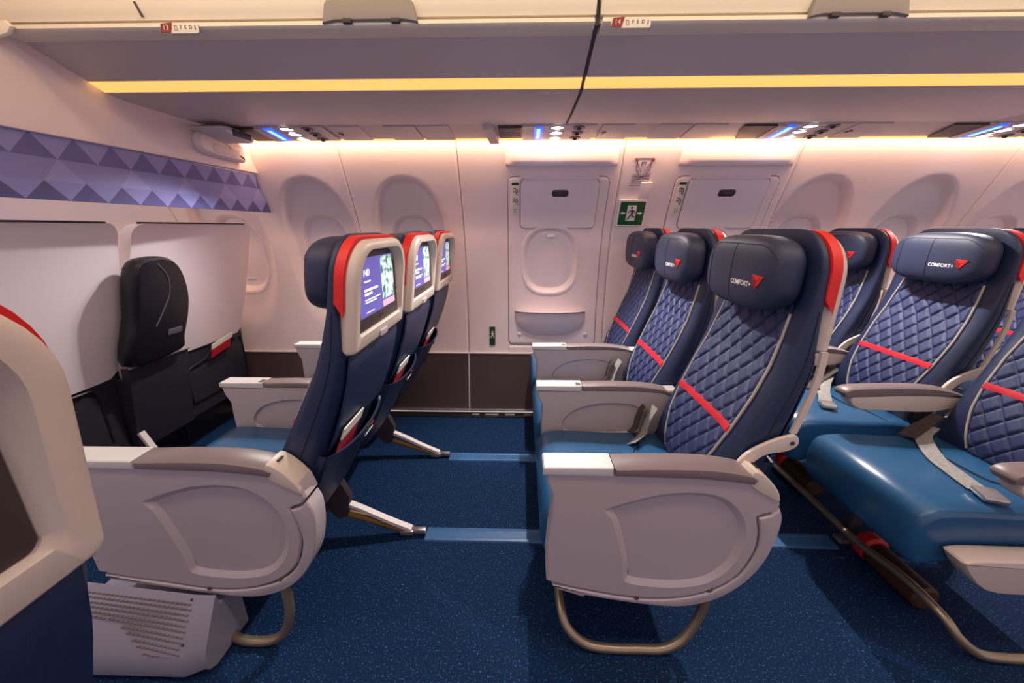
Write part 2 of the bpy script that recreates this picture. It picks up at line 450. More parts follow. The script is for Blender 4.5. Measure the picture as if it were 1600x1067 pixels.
# dado and foot of wall
db = struct('baseboard_back', P(lambda b: add_box(b, (XL, 2.368, .0), (XR, 2.42, .40), 0), 'black'), 'dark brown kick panels at the foot of the side wall', 'baseboard')
for x0, x1 in ((XL, -2.09), (-2.09, -1.3), (-1.3, -.345), (-.345, .54), (.54, 1.46), (1.46, 2.55), (2.55, XR)):
    def pn(b, x0=x0, x1=x1):
        add_loft(b, [[Vector((x, wallY(z)-.004, z)) for z in (.022, .1, .2, .3, .412)] + [Vector((x, wallY(z)+.012, z)) for z in (.412, .022)] for x in (x0+.003, x1-.003)])
    k = obj('kick_panel', P(pn, 'dado', True, 30), db)
    obj('edge_trim', P(lambda b, x0=x0, x1=x1: add_box(b, (x0, wallY(.41)-.010, .409), (x1, wallY(.41)+.01, .418), .002), 'wall_trim'), k)
    obj('foot_trim', P(lambda b, x0=x0, x1=x1: add_box(b, (x0+.002, 2.272, .022), (x1-.002, 2.30, .032), .002), 'alu'), k)
    obj('joint_strip', P(lambda b, x1=x1: add_tube(b, [Vector((x1, wallY(z)-.006, z)) for z in (.022, .1, .2, .3, .412)], .005, 6), 'wall_trim'), k)
obj('floor_gutter', box_me((XL, 2.225, .0005), (XR, 2.292, .005), 'black', 0), db)
for x, w_ in ((-.325, .05), (-.235, .09), (-.10, .065), (.03, .05), (.55, .08), (.75, .06)):
    obj('floor_vent', box_me((x, 2.246, .004), (x+w_, 2.268, .010), 'alu', .001), db)

# seat track covers on the floor
for i, y in enumerate((1.23, 1.775)):
    t = struct('trim_%d' % (i+1), None, 'blue seat track cover strips along the carpet', 'trim')
    for xa, xb in ((XL, -2.0), (-1.55, -1.09), (-.385, .125), (.865, 1.27), (1.93, XR)):
        def tr(b, y=y, xa=xa, xb=xb):
            add_prism(b, [(y-.036, 0), (y-.033, .006), (y-.022, .008), (y-.018, .006), (y+.018, .006), (y+.022, .008), (y+.033, .006), (y+.036, 0)], xa, xb, mYZ)
        obj('track_cover', P(tr, 'track', True, 20), t)
# ceiling over the aisle
ce = struct('ceiling', P(lambda b: add_loft(b, [[Vector((x, 1.3 - .15*j, 2.15 + .06*sin(pi*j/9))) for j in range(10)] for x in (XL, XR)], False, False), 'bin_cream'), 'cream ceiling panel above the aisle', 'ceiling')

# ================================================================ OVERHEAD BINS
def xs(poly, x0, x1, m, bev=0): return prism_me(poly, x0, x1, mYZ, m, bev)
def bin_(x0, x1, label, latches, placard_x, num):
    g = .006; a, b = x0+g, x1-g
    t = thing('overhead_bin', label, 'overhead bin', (0, 0, 0), 'overhead bins above the seats')
    u = obj('underside', xs([(1.250, 1.748), (1.252, 1.738), (1.41, 1.686), (1.43, 1.70), (1.29, 1.77)], a, b, 'bin_under', .002), t)
    s = obj('light_strip', xs([(1.412, 1.686), (1.459, 1.669), (1.464, 1.676), (1.42, 1.694)], a, b, 'strip_light', 0), t)
    l = obj('lower_panel', xs([(1.460, 1.668), (1.52, 1.662), (1.75, 1.664), (1.905, 1.668), (1.905, 1.69), (1.46, 1.69)], a, b, 'bin_under', .002), t)
    rim = obj('rim', xs([(1.198, 1.752), (1.196, 1.742), (1.205, 1.735), (1.255, 1.735), (1.258, 1.752)], a+.004, b-.004, 'bin_cream', .003), t)
    obj('recess_channel', xs([(1.222, 1.748), (1.224, 1.775), (1.26, 1.775), (1.26, 1.748)], a, b, 'bin_recess'), t)
    dr = obj('bin_door', P(lambda q: add_prism(q, open2([(1.207, 1.762), (1.200, 1.80), (1.206, 1.88), (1.235, 1.98), (1.30, 2.08)]) + [(1.33, 2.08), (1.245, 1.90), (1.235, 1.762)], a, b, mYZ, .004), 'bin_cream', True, 40), t)
    for lx0, lx1 in latches:
        h = obj('latch', P(lambda q: add_prism(q, [(lx0-.006, 1.742), (lx0+.004, 1.785), (lx0+.012, 1.794), (lx1-.012, 1.794), (lx1-.004, 1.785), (lx1+.006, 1.742), (lx1-.03, 1.748), (lx0+.03, 1.748)], 1.186, 1.21, mXZ, .003), 'latch', True, 40), t)
        for fx in (.25, .78):
            obj('latch_pin', box_me((lx0+(lx1-lx0)*fx-.012, 1.184, 1.741), (lx0+(lx1-lx0)*fx+.012, 1.196, 1.752), 'psu_dark', .002), h)
    # row placard
    pl = obj('row_placard', P(lambda q: add_prism(q, rrect(placard_x, 1.737, .104, .024, .006), 1.1955, 1.1925, mXZ, .001), 'card_white'), t)
    def flag(q): add_prism(q, [(placard_x-.052, 1.727), (placard_x-.048, 1.747), (placard_x-.018, 1.749), (placard_x-.026, 1.726)], 1.1925, 1.1905, mXZ)
    obj('row_number_patch', P(flag, 'red_dark'), pl)
    obj('lettering', text_mesh(num, .017, 'card_white', frame_mtx((placard_x-.036, 1.1902, 1.7375), (1, 0, 0), (0, 0, 1))), pl)
    obj('lettering', text_mesh('F  E  D', .012, 'brown_print', frame_mtx((placard_x+.019, 1.1922, 1.7385), (1, 0, 0), (0, 0, 1))), pl)
    obj('lettering', text_mesh('i', .014, 'brown_print', frame_mtx((placard_x+.044, 1.1922, 1.7375), (1, 0, 0), (0, 0, 1)), bold=.0006), pl)
    obj('lettering', P(lambda q: add_tube(q, [Vector((placard_x+x, 1.1922, 1.7375+z)) for x, z in ((-.013, .005), (-.007, .005), (-.006, -.005), (-.012, -.006), (-.013, .005))], .0007, 5), 'brown_print'), pl)
    return t
b1 = bin_(-1.462, .2025, 'overhead bin that meets the class divider, placard reading 13 F E D', [(-.53, -.285)], -.932, '13')
b2 = bin_(.2025, 2.08, 'long overhead bin above both exit doors, placard reading 14 F E D', [(.75, .992)], .287, '14')
b3 = bin_(2.08, 3.5, 'overhead bin beyond the long bin, above the windows aft of the exits', [(2.6, 2.84)], 2.2, '16')
obj('door_split', P(lambda q: add_tube(q, [(-1.045, 1.199, 1.80), (-1.035, 1.202, 1.768)], .003, 6), 'seam_dark'), b1)
obj('end_bracket', P(lambda q: add_prism(q, [(-1.462, 1.71), (-1.462, 1.755), (-1.40, 1.757), (-1.385, 1.742), (-1.40, 1.725)], 1.180, 1.194, mXZ, .006), 'bin_cream'), b1)
# dark joint strips between bins
for o, x in ((b1, .2025),):
    obj('joint_seal', P(lambda q, x=x: add_tube(q, [(x, 1.225, 1.80), (x, 1.222, 1.77), (x, 1.224, 1.748), (x, 1.26, 1.744), (x, 1.41, 1.692), (x, 1.47, 1.674), (x, 1.90, 1.676)], .006, 6), 'psu_dark'), o)

# ================================================================ PASSENGER SERVICE UNITS
pz = lambda y: 1.668 - (y - 1.905) / .19 * .020
def psu_poly(y0, y1, up=.02): return [(y0, pz(y0)), (y1, pz(y1)), (y1, pz(y1)+up), (y0, pz(y0)+up)]
rail = struct('trim_3', xs([(1.905, 1.672), (2.10, 1.6515), (2.104, 1.665), (2.104, 1.70), (1.905, 1.70)], XL, XR, 'psu'), 'long grey service channel under the bins', 'trim')
cv = struct('trim_4', xs([(2.106, 1.668), (2.116, 1.668), (2.116, 1.698), (2.106, 1.698)], XL, XR, 'cove_light'), 'warm cove light strip above the side wall', 'trim')
def quad_on_psu(bm, x0, x1, y0, y1, th, sk=0):
    add_prism(bm, [(x0, y0), (x1, y0), (x1+sk, y1), (x0+sk, y1)], 0, 1, lambda u, v, d: Vector((u, v, pz(v) - th*d + .004*(1-d))))
def psu(xc, label, grille, lit=True):
    t = thing('service_unit', label, 'service unit', (0, 0, 0), 'passenger service units above the seats')
    obj('housing', P(lambda b: quad_on_psu(b, xc-.13, xc+.18, 1.912, 2.098, .004), 'psu'), t)
    sg = obj('call_sign', P(lambda b: quad_on_psu(b, xc-.105, xc-.068, 1.925, 2.085, .009), 'blue_light'), t)
    obj('sign_glyph', P(lambda b: quad_on_psu(b, xc-.094, xc-.079, 1.94, 2.06, .011), 'blue_glyph'), sg)
    for y in (1.937, 2.005, 2.075):
        rl = obj('reading_light', P(lambda b: add_loft(b, [[Vector((xc + r*cos(2*pi*k/20), y + r*sin(2*pi*k/20), pz(y) - o)) for k in range(20)] for r, o in ((.031, .002), (.031, .0055), (.029, .0065), (.027, .005))], False), 'metal'), t)
        obj('lens', P(lambda b: add_loft(b, [[Vector((xc + r*cos(2*pi*k/20), y + r*sin(2*pi*k/20), pz(y) - o)) for k in range(20)] for r, o in ((.028, .005), (.018, .0075), (.004, .0085))]), 'read_light'), rl)
        gx = xc + .10
        vn = obj('air_vent', P(lambda b: add_loft(b, [[Vector((gx + r*cos(2*pi*k/20), y + r*sin(2*pi*k/20), pz(y) - o)) for k in range(20)] for r, o in ((.028, .002), (.028, .006), (.023, .008), (.016, .004))]), 'pad_grey'), t)
        obj('nozzle', P(lambda b: add_sellipsoid(b, (gx, y, pz(y)-.008), (.011, .011, .008), 1, 1, 12, 8), 'psu_dark'), vn)
    if grille:
        obj('end_cap', P(lambda b: quad_on_psu(b, xc-.345, xc-.30, 1.905, 2.10, .022, .02), 'psu'), t)
        gr = obj('speaker_grille', P(lambda b: quad_on_psu(b, xc-.275, xc-.165, 1.93, 2.07, .006), 'leg_dark'), t)
        def bars(b):
            for k in range(9): quad_on_psu(b, xc-.27, xc-.17, 1.936+.0145*k, 1.942+.0145*k, .009)
        obj('grille_bars', P(bars, 'pad_grey'), gr)
        obj('bezel', P(lambda b: quad_on_psu(b, xc-.16, xc-.102, 1.915, 2.095, .008), 'psu'), t)
    else:
        obj('end_panel', P(lambda b: quad_on_psu(b, xc-.30, xc-.14, 1.93, 2.095, .005, .05), 'psu_dark'), t)
        obj('bezel', P(lambda b: quad_on_psu(b, xc-.15, xc-.108, 1.925, 2.09, .009), 'psu'), t)
    for px in (xc+.20, xc+.46, xc+.62)[:3 if xc < 1 else 1]:
        obj('blank_panel', P(lambda b: quad_on_psu(b, px+.004, px+.15, 1.915, 2.096, .0035), 'psu'), t)
    obj('symbol', P(lambda b: (quad_on_psu(b, xc+.215, xc+.24, 2.0, 2.006, .006), quad_on_psu(b, xc+.225, xc+.231, 1.985, 2.025, .006)), 'leg_dark'), t)
    return t
psu(-1.107, 'service unit with lit blue sign beside the class divider', False)
psu(.165, 'service unit with speaker grille above the first exit door', True)
psu(1.315, 'service unit with lit blue sign above the second exit door', False)
psu(2.25, 'service unit with lit blue sign above the row of windows aft of the exits', False)
for i, xc in enumerate((-1.107, .165, 1.315, 2.25)):
    for y, ty, p in ((1.937, 1.2, 36), (2.005, 1.45, 18), (2.075, 1.65, 9)):
        spot('reading_spot', (xc, y, pz(y)-.02), (xc - .10, ty - .1, 0), p * (.6 if i == 0 else 1), 96, blend=.6)

# ================================================================ SEATS
HW = .222
PIV = Vector((.56, 0, .50))
def lerp_tab(T, z):
    if z <= T[0][0]: return T[0][1]
    for (a, x), (b, y) in zip(T, T[1:]):
        if z <= b: return x + (y-x) * (z-a)/(b-a)
    return T[-1][1]
FT = [(.28, .54), (.36, .53), (.45, .515), (.50, .515), (.58, .535), (.65, .562), (.75, .602), (.86, .645), (.95, .668), (1.02, .682), (1.10, .688), (1.17, .688), (1.214, .69)]
RT = [(.28, .572), (.36, .60), (.45, .635), (.55, .665), (.64, .692), (.73, .715), (.82, .732), (.90, .738), (.96, .730), (1.02, .722), (1.10, .715), (1.17, .712), (1.214, .708)]
def hwid(z):
    t = 1.2065 - z; r = .108
    base = lerp_tab([(.36, .205), (.5, .212), (.7, .214), (.95, .213), (1.1, .210), (1.21, .208)], z)
    if t < r: return base - r + sqrt(max(1e-6, r*r - (r-t)**2))
    return base
def bfront(y, z, e=4.5):
    f, r, h = lerp_tab(FT, z), lerp_tab(RT, z), hwid(z)
    c, a = (f+r)/2, (r-f)/2
    k = max(0, 1 - abs(y/h)**e)**(1/e)
    dish = .016 * (1 - sstep(.10, .19, abs(y))) * (1 if z < 1.0 else max(0, 1-(z-1.0)/.1))
    return c - a*k + dish
def back_body(bm):
    rings = []
    zs = [.30, .315, .34, .37, .40, .43, .46, .5, .54, .58, .62, .66, .70, .74, .78, .82, .86, .9, .94, .98, 1.02, 1.05, 1.08, 1.11, 1.13, 1.15, 1.165, 1.18, 1.19, 1.197, 1.202, 1.205, 1.2063]
    for z in zs:
        f, r, h = lerp_tab(FT, z), lerp_tab(RT, z), hwid(z)
        sh = 1 if z > .31 else .7
        c, a = (f+r)/2, (r-f)/2*sh*(1 if z < 1.19 else max(.55, 1-(z-1.19)*14)); e = 4.5; ring = []
        for i in range(48):
            t = 2*pi*i/48; cx, sy = cos(t), sin(t)
            y = h*math.copysign(abs(sy)**(2/e), sy); x = c - a*math.copysign(abs(cx)**(2/e), cx)
            if cx > 0: x += .016*(1-sstep(.10, .19, abs(y)))*(1 if z < 1.0 else max(0, 1-(z-1.0)/.1))*min(1, abs(cx)**(2/e)*1.2)
            ring.append(Vector((x, y, z)))
        rings.append(ring)
    add_loft(bm, rings)
PT = [(.46, .105), (.53, .130), (.60, .150), (.68, .163), (.78, .168), (.90, .160), (1.0, .148)]
def quilt(bm):
    nx, nz = 84, 150; rows = []
    for j in range(nz+1):
        z = .44 + (1.03-.44)*j/nz; h = lerp_tab(PT, z) - .003; row = []
        for i in range(nx+1):
            y = -h + 2*h*i/nx
            a = y/.058 + z/.074; b = y/.058 - z/.074
            da = abs(a - round(a)); dbb = abs(b - round(b))
            g = max(exp(-(da/.075)**2), .8*exp(-(dbb/.075)**2))
            puff = .0080 * (1-g) + .001
            edge = sstep(0, .010, min(h-abs(y), (1.03-z)*.6, (z-.44)*.6))
            row.append(bm.verts.new((bfront(y, z) - puff*edge - .0008, y, z)))
        rows.append(row)
    for a, b in zip(rows, rows[1:]):
        for i in range(nx): bm.faces.new((a[i], a[i+1], b[i+1], b[i]))
def piping(s): return lambda bm: add_tube(bm, [(bfront(s*lerp_tab(PT, z), z)-.003, s*lerp_tab(PT, z), z) for z in [.46+.54*k/30 for k in range(31)]], .0038, 8)
def stripe(bm):
    rings = []
    for k in range(25):
        z0 = .679; h = lerp_tab(PT, z0)-.002; y = -h+2*h*k/24
        rings.append([Vector((bfront(y, z)-o, y, z)) for z, o in ((z0-.011, .0), (z0-.010, .0098), (z0, .0112), (z0+.010, .0098), (z0+.011, .0))])
    add_loft(bm, rings)
def side_seam(s): return lambda bm: add_tube(bm, [(lerp_tab(FT, z)*.45+lerp_tab(RT, z)*.55, s*(hwid(z)+.0002), z) for z in [.42+.6*k/30 for k in range(31)]], .0018, 6)
def top_path(off=0, z0=1.03, n=14):
    """outline of the back's top from one side round to the other, (y,z)"""
    r = .106; h = .209+off; t = 1.200+off; o = [(h, z0)]
    o += [(h, z0+(t-r-z0)*k/4) for k in range(1, 4)]
    o += [(h-r+r*cos(pi/2*k/10), t-r+r*sin(pi/2*k/10)) for k in range(11)]
    o += [(h-r-(2*h-2*r)*k/8, t) for k in range(1, 8)]
    return o + [(-a, b) for a, b in reversed(o[:14])]
def band(bm):
    o = top_path(.0045); i_ = top_path(-.004); rings = []
    n = len(o)
    for k in range(n):
        (y, z), (yi, zi) = o[k], i_[k]
        e = 1 if 0 < k < n-1 else 0
        w0 = .708 + (.012 if k in (0, n-1) else 0) ; w1 = .733
        rings.append([Vector((w0, yi, zi)), Vector((w0+.002, y, z)), Vector((w1, y, z - (.018 if k in (0, n-1) else 0))), Vector((w1, yi, zi))])
    add_loft(bm, rings)
def shroud_outline(h, zt, zb, r, rb, n=10):
    o = [(h-r+r*cos(pi/2*k/n), zt-r+r*sin(pi/2*k/n)) for k in range(n+1)]
    o += [(-(h-r)-r*sin(pi/2*k/n), zt-r+r*cos(pi/2*k/n)) for k in range(n+1)]
    o += [(-(h-rb)-rb*cos(pi/2*k/n), zb+rb-rb*sin(pi/2*k/n)) for k in range(n+1)]
    o += [((h-rb)+rb*sin(pi/2*k/n), zb+rb-rb*cos(pi/2*k/n)) for k in range(n+1)]
    return o
def scr(z): return .750 - (z-.956)/.21*.024     # screen plane leans in at the top
def mSC(u, v, d): return Vector((scr(v) + d, u, v))
def shroud(bm):
    O = [shroud_outline(.208-d, 1.198-d, .912+d*.4, .105-d*.6, .010, 10) for d in (.018, .005, 0, .003, .011, .020)]
    X = [.712, .730, .738, .750, .757, .759]
    I = shroud_outline(.172, 1.176, .952, .082, .014, 10); I2 = shroud_outline(.160, 1.166, .956, .074, .012, 10)
    vs = [[bm.verts.new((x, y, z)) for y, z in o] for o, x in zip(O, X)]
    vi = [bm.verts.new((.759, y, z)) for y, z in I]; vj = [bm.verts.new((scr(z)+.003, y, z)) for y, z in I2]; vk = [bm.verts.new((.712, y, z)) for y, z in I2]
    allr = vs + [vi, vj, vk]
    for a, b in zip(allr, allr[1:]): add_bridge(bm, a, b)
    add_bridge(bm, vk, vs[0])
MC = {}
def seat_meshes():
    M = MC
    M['backrest'] = P(back_body, 'navy', True, 50)
    M['quilt'] = P(quilt, 'navy_quilt', True, 80)
    def stitches(sg, rr):
        def f(b):
            for k in range(-30, 40):
                pts = []
                for q in range(61):
                    z = .45 + .56*q/60; y = sg*.058*(k - sg*0 - z/.074) if sg > 0 else .058*(k + z/.074)
                    if abs(y) < lerp_tab(PT, z) - .006: pts.append((bfront(y, z) - .0028, y, z))
                if len(pts) > 2: add_tube(b, pts, rr, 4)
        return f
    M['stitchA'] = P(stitches(1, .0014), 'thread', True, 60); M['stitchB'] = P(stitches(-1, .0009), 'stitch', True, 60)
    M['pipL'] = P(piping(-1), 'piping'); M['pipR'] = P(piping(1), 'piping')
    M['stripe'] = P(stripe, 'red_stripe')
    M['seamL'] = P(side_seam(-1), 'thread'); M['seamR'] = P(side_seam(1), 'thread')
    M['band'] = P(band, 'red', True, 40)
    M['shroud'] = P(shroud, 'beige', True, 40)
    M['shroud_grey'] = M['shroud']
    M['bezel'] = P(lambda b: add_prism(b, shroud_outline(.159, 1.165, .957, .072, .012), -.014, .001, mSC, .001), 'screen_bezel')
    M['display'] = P(lambda b: add_prism(b, rrect(-.004, 1.070, .272, .156, .002), .0005, .0020, mSC), 'display')
    M['picture'] = P(lambda b: add_prism(b, rrect(.079, 1.082, .102, .126, .001), .002, .0027, mSC), 'picture')
    M['button'] = P(lambda b: add_prism(b, rrect(.079, 1.004, .102, .018, .001), .002, .0027, mSC), 'pink_glyph')
    def lines(b):
        for z, y0, y1, h in ((1.085, -.100, -.055, .0035), (1.062, -.102, -.006, .006), (1.051, -.102, -.05, .006), (1.036, -.102, .008, .003), (1.029, -.102, -.02, .003), (1.002, -.102, -.045, .002)):
            add_prism(b, rrect((y0+y1)/2, z, y1-y0, h, .0008, 2), .002, .0027, mSC)
        add_prism(b, [(-.128, 1.142), (-.118, 1.142), (-.124, 1.130)], .002, .0027, mSC)
    M['lines'] = P(lines, 'white_glyph')
    M['buttons'] = P(lambda b: [add_prism(b, rrect(y, .974, .010, .008, .002, 2), .0005, .0022, mSC) for y in (-.02, 0, .02)], 'psu_dark')
    M['tray_latch'] = P(lambda b: add_prism(b, rrect(.0, .926, .06, .020, .006), .757, .764, mYZ, .002), 'grey_panel')
    for k in 'DEF':
        M['no'+k] = text_mesh('14'+k, .026, 'white_glyph', frame_mtx((scr(1.108)+.0032, -.082, 1.108), (0, 1, 0), (0, 0, 1)))
    # headrest
    def head(b): add_sellipsoid(b, (.648, 0, 1.093), (.050, .180, .098), .62, .55, 40, 22)
    M['headrest'] = P(head, 'headrest', True, 60)
    fx = lambda y, z, o=0: .648 - .050*max(0, (1 - (abs((z-1.093)/.098))**(2/.62)))**(.62/2) * max(0, 1-(abs(y)/(.180*max(.01, (1-(abs((z-1.093)/.098))**(2/.62)))**(.62/2)))**(2/.55))**(.55/2) - o
    def hseams(b):
        for y0 in (.125, .002):
            add_tube(b, [(fx(y0, 1.02+.15*k/16, -.0002), y0, 1.02+.15*k/16) for k in range(17)], .0015, 6)
        add_tube(b, [(fx(-.165+.31*k/24, 1.168-.035*max(0, (abs(-.01+.31*k/24-.15)-.09)/.07)**2, -.0002), -.165+.31*k/24, 1.168-.035*max(0, (abs(-.01+.31*k/24-.15)-.09)/.07)**2) for k in range(25)], .0015, 6)
    M['hseams'] = P(hseams, 'thread')
    wx = .6
    M['word'] = text_mesh('COMFORT+', .0190, 'white_print', frame_mtx((wx, -.053, 1.066), (0, -1, 0), (0, 0, 1)), .0003, .0001, .90)
    for v in M['word'].vertices: v.co.x = fx(v.co.y, v.co.z) - .0004 + (v.co.x - wx)
    def emb(b):
        for pl in ([(-.100, 1.094), (-.140, 1.091), (-.118, 1.078)], [(-.140, 1.091), (-.117, 1.058), (-.118, 1.076)]):
            add_prism(b, [(y, z) for y, z in pl], 0, 1, lambda u, v, d: Vector((fx(u, v) - .0005 - .0014*d, u, v)))
    M['emblem'] = P(emb, 'red', False)
    M['emblem2'] = P(lambda b: add_prism(b, [(-.100, 1.094), (-.117, 1.077), (-.115, 1.058), (-.102, 1.075)], 0, 1, lambda u, v, d: Vector((fx(u, v) - .0005 - .0012*d, u, v))), 'red_dark', False)
    # rear fabric cover, pocket
    def pocket(b):
        rings = []
        for j in range(9):
            z = .29 + .31*j/8
            rings.append([Vector((lerp_tab(RT, z) + .010 + (.014 + .012*j/8)*(1-abs(y/.20)**3), y, z - (.016*(1-(y/.2)**2) if j == 8 else 0))) for y in [-.20+.40*k/16 for k in range(17)]])
        rings2 = [[p + Vector((-.008, 0, 0)) for p in r] for r in rings]
        add_loft(b, rings, False, False); add_loft(b, rings2, False, False)
        for a, c in ((rings[-1], rings2[-1]), (rings[0], rings2[0])): add_loft(b, [a, c], False, False)
        for s in (0, -1): add_loft(b, [[r[s] for r in rings], [r[s] for r in rings2]], False, False)
        for s in (-1, 1):
            add_loft(b, [[Vector((lerp_tab(RT, .29+.31*j/8)+x, s*.20, .29+.31*j/8)) for j in range(9)] for x in (-.02, .012)], False, False)
    M['pocket'] = P(pocket, 'navy', True, 50)
    M['pocket_seam'] = P(lambda b: [add_tube(b, [(lerp_tab(RT, z)+.0375, y, z) for z in (.43, .48, .53, .57)], .0016, 6) for y in (-.03, .03)] + [add_tube(b, [(lerp_tab(RT, .575)+.036, -.03+.06*k/4, .572) for k in range(5)], .0016, 6)], 'thread')
    M['pocket_label'] = P(lambda b: add_prism(b, [(.06, .508), (.12, .511), (.12, .519), (.06, .516)], 0, 1, lambda u, v, d: Vector((lerp_tab(RT, v) + .034 + .004*d, u, v))), 'card_white')
    M['pocket_emblem'] = P(lambda b: add_prism(b, [(.08, .548), (.11, .548), (.094, .522)], 0, 1, lambda u, v, d: Vector((lerp_tab(RT, v) + .034 + .004*d, u, v))), 'red_dark')
    M['back_seam'] = P(lambda b: add_tube(b, [(lerp_tab(RT, z)+.001, -.17, z) for z in [.62+.27*k/10 for k in range(11)]], .0018, 6), 'thread')
    M['tray'] = P(lambda b: add_loft(b, [[Vector((lerp_tab(RT, z)+o*(1 if .63 < z < .89 else 0), y, z)) for y, o in ((-.19, 0), (-.188, .006), (-.1, .009), (.1, .009), (.188, .006), (.19, 0))] for z in [.61+.29*k/12 for k in range(13)]], False, False), 'navy', True, 50)
    # cushion
    def cushion(b):
        prof = smooth2([(.560, .345), (.560, .44), (.48, .462), (.34, .462), (.18, .468), (.105, .462), (.072, .435), (.062, .38), (.070, .31), (.10, .275), (.20, .29), (.45, .32)], 4)
        add_prism(b, prof, -.214, .214, mXZ, .020)
    M['cushion'] = P(cushion, 'cushion', True, 50)
    M['cushion_seam'] = P(lambda b: add_tube(b, [(.44, -.196, .463), (.43, -.10, .466), (.40, -.06, .466), (.40, .06, .466), (.43, .10, .466), (.44, .196, .463)], .0020, 6, 6), 'thread')
    M['cushion_seam2'] = P(lambda b: add_tube(b, [(.105, -.194, .463), (.105, .194, .463)], .0022, 6), 'thread')
    # recline bracket
    def brk(b):
        add_prism(b, smooth2([(.572, .50), (.598, .60), (.635, .650), (.69, .664), (.716, .682), (.714, .704), (.695, .712), (.64, .690), (.590, .655), (.56, .60), (.540, .50)], 3), -.232, -.221, mXZ, .003)
    M['bracket'] = P(brk, 'beige')
    M['pivot'] = P(lambda b: add_prism(b, [(.700+.006*cos(2*pi*k/14), .690+.006*sin(2*pi*k/14)) for k in range(14)], -.234, -.231, mXZ, .001), 'leg_dark')
    M['side_rail'] = P(lambda b: add_ribbon(b, [(lerp_tab(RT, z)+.001, -hwid(z)-.001, z) for z in (.70, .76, .82, .88, .92)], .016, .008, (1, 0, 0), 3), 'beige')
    # middle armrest, exit rows (with folded table inside)
    pan = [(.066, .622), (.072, .59), (.088, .555), (.086, .50), (.086, .42), (.12, .41), (.52, .41), (.56, .50), (.60, .575), (.62, .61), (.60, .625)]
    def armp(bm):
        o = densify(pan, .05); D = smooth2([(.165, .478), (.20, .532), (.27, .562), (.36, .572), (.45, .560), (.485, .52), (.47, .45), (.34, .435), (.20, .437)], 4); Dj = inset(D, .007)
        a = [bm.verts.new((x, .026, z)) for x, z in o]; b = [bm.verts.new((x, -.022, z)) for x, z in o]; c = [bm.verts.new((x, -.026, z)) for x, z in inset(o, .004)]
        d = [bm.verts.new((x, -.026, z)) for x, z in D]; e = [bm.verts.new((x, -.018, z)) for x, z in Dj]
        add_bridge(bm, a, b); add_bridge(bm, b, c); add_fill(bm, [c, d]); add_bridge(bm, d, e); bm.faces.new(e); bm.faces.new(a)
    M['arm_panel'] = P(armp, 'grey_panel', True, 30)
    M['arm_cap'] = P(lambda b: add_prism(b, [(.062, .622), (.062, .638), (.066, .642), (.236, .643), (.236, .620)], -.030, .030, mXZ, .003), 'cap_white', True, 30)
    M['arm_pad'] = P(lambda b: add_prism(b, open2([(.238, .642), (.36, .645), (.48, .640), (.56, .625), (.60, .60)], 5) + [(.585, .60), (.54, .612), (.45, .620), (.238, .620)], -.028, .028, mXZ, .006), 'pad_grey', True, 40)
    M['arm_label'] = P(lambda b: add_box(b, (.214, -.022, .6425), (.232, .004, .6435), 0), 'leg_dark', False)
    # standard armrest
    M['arm2'] = P(lambda b: add_prism(b, smooth2([(.19, .60), (.23, .555), (.35, .548), (.50, .545), (.60, .57), (.60, .61), (.45, .618), (.25, .618)], 3), -.026, .026, mXZ, .008), 'beige')
    M['arm2_pad'] = P(lambda b: add_prism(b, smooth2([(.165, .615), (.17, .632), (.22, .643), (.40, .648), (.52, .640), (.60, .62), (.59, .605), (.45, .612), (.20, .603)], 3), -.028, .028, mXZ, .008), 'pad_grey')
    M['arm2_pin'] = P(lambda b: add_box(b, (.45, -.02, .50), (.52, .02, .56), .006), 'black')
seat_meshes()
def recl(a): return Matrix.Translation(PIV + Vector((0, 0, .024 if a else .010))) @ Matrix.Rotation(a, 4, 'Y') @ Matrix.Translation(-PIV)
# aisle panel meshes (exit rows). local x,z ; extruded along y
PANEL = open2([(.082, .262), (.30, .218), (.43, .215), (.53, .243), (.60, .30), (.632, .38), (.634, .44), (.620, .50)], 6)
def aisle_panel(bm):
    outer = [(.068, .628), (.070, .60), (.086, .56), (.088, .50), (.080, .42), (.076, .34), (.078, .268)] + PANEL[2:] + [(.632, .507), (.655, .515), (.672, .535), (.660, .575), (.63, .612), (.60, .630)]
    outer = densify(outer, .05)
    D = [(.235, .522), (.36, .565), (.47, .572), (.54, .548), (.588, .49), (.602, .42), (.585, .34), (.53, .277), (.45, .255), (.36, .257), (.305, .268), (.290, .285), (.286, .33), (.27, .40), (.245, .48), (.228, .505)]
    D = smooth2(D, 3); Di = inset(D, .016); Dj = inset(D, .005)
    y0, y1 = -.03, .03
    o0 = [bm.verts.new((x, y1, z)) for x, z in outer]; o1 = [bm.verts.new((x, y0+.006, z)) for x, z in outer]
    o2 = [bm.verts.new((x, y0, z)) for x, z in inset(outer, .005)]
    d0 = [bm.verts.new((x, y0, z)) for x, z in D]; d1 = [bm.verts.new((x, y0+.003, z)) for x, z in Dj]; d2 = [bm.verts.new((x, y0+.011, z)) for x, z in Di]
    add_bridge(bm, o0, o1); add_bridge(bm, o1, o2); add_fill(bm, [o2, d0]); add_bridge(bm, d0, d1); add_bridge(bm, d1, d2)
    bm.faces.new(d2); bm.faces.new(o0)
MC['aisle_panel'] = P(aisle_panel, 'grey_panel', True, 30)
def aisle_rim(bm):
    outer = [(.672, .527), (.684, .49), (.680, .42), (.660, .34), (.615, .265), (.55, .212), (.47, .186), (.38, .188), (.25, .208), (.125, .235), (.098, .252)]
    poly = [(p[0], p[1]-.004) for p in [(.094, .260)] + PANEL[2:]]
    poly = [(x + (.004 if x > .5 else 0), z) for x, z in poly] + [(.637, .500), (.655, .507)] + open2(outer, 4)
    add_prism(bm, densify(poly, .05), -.032, .03, mXZ, .005)
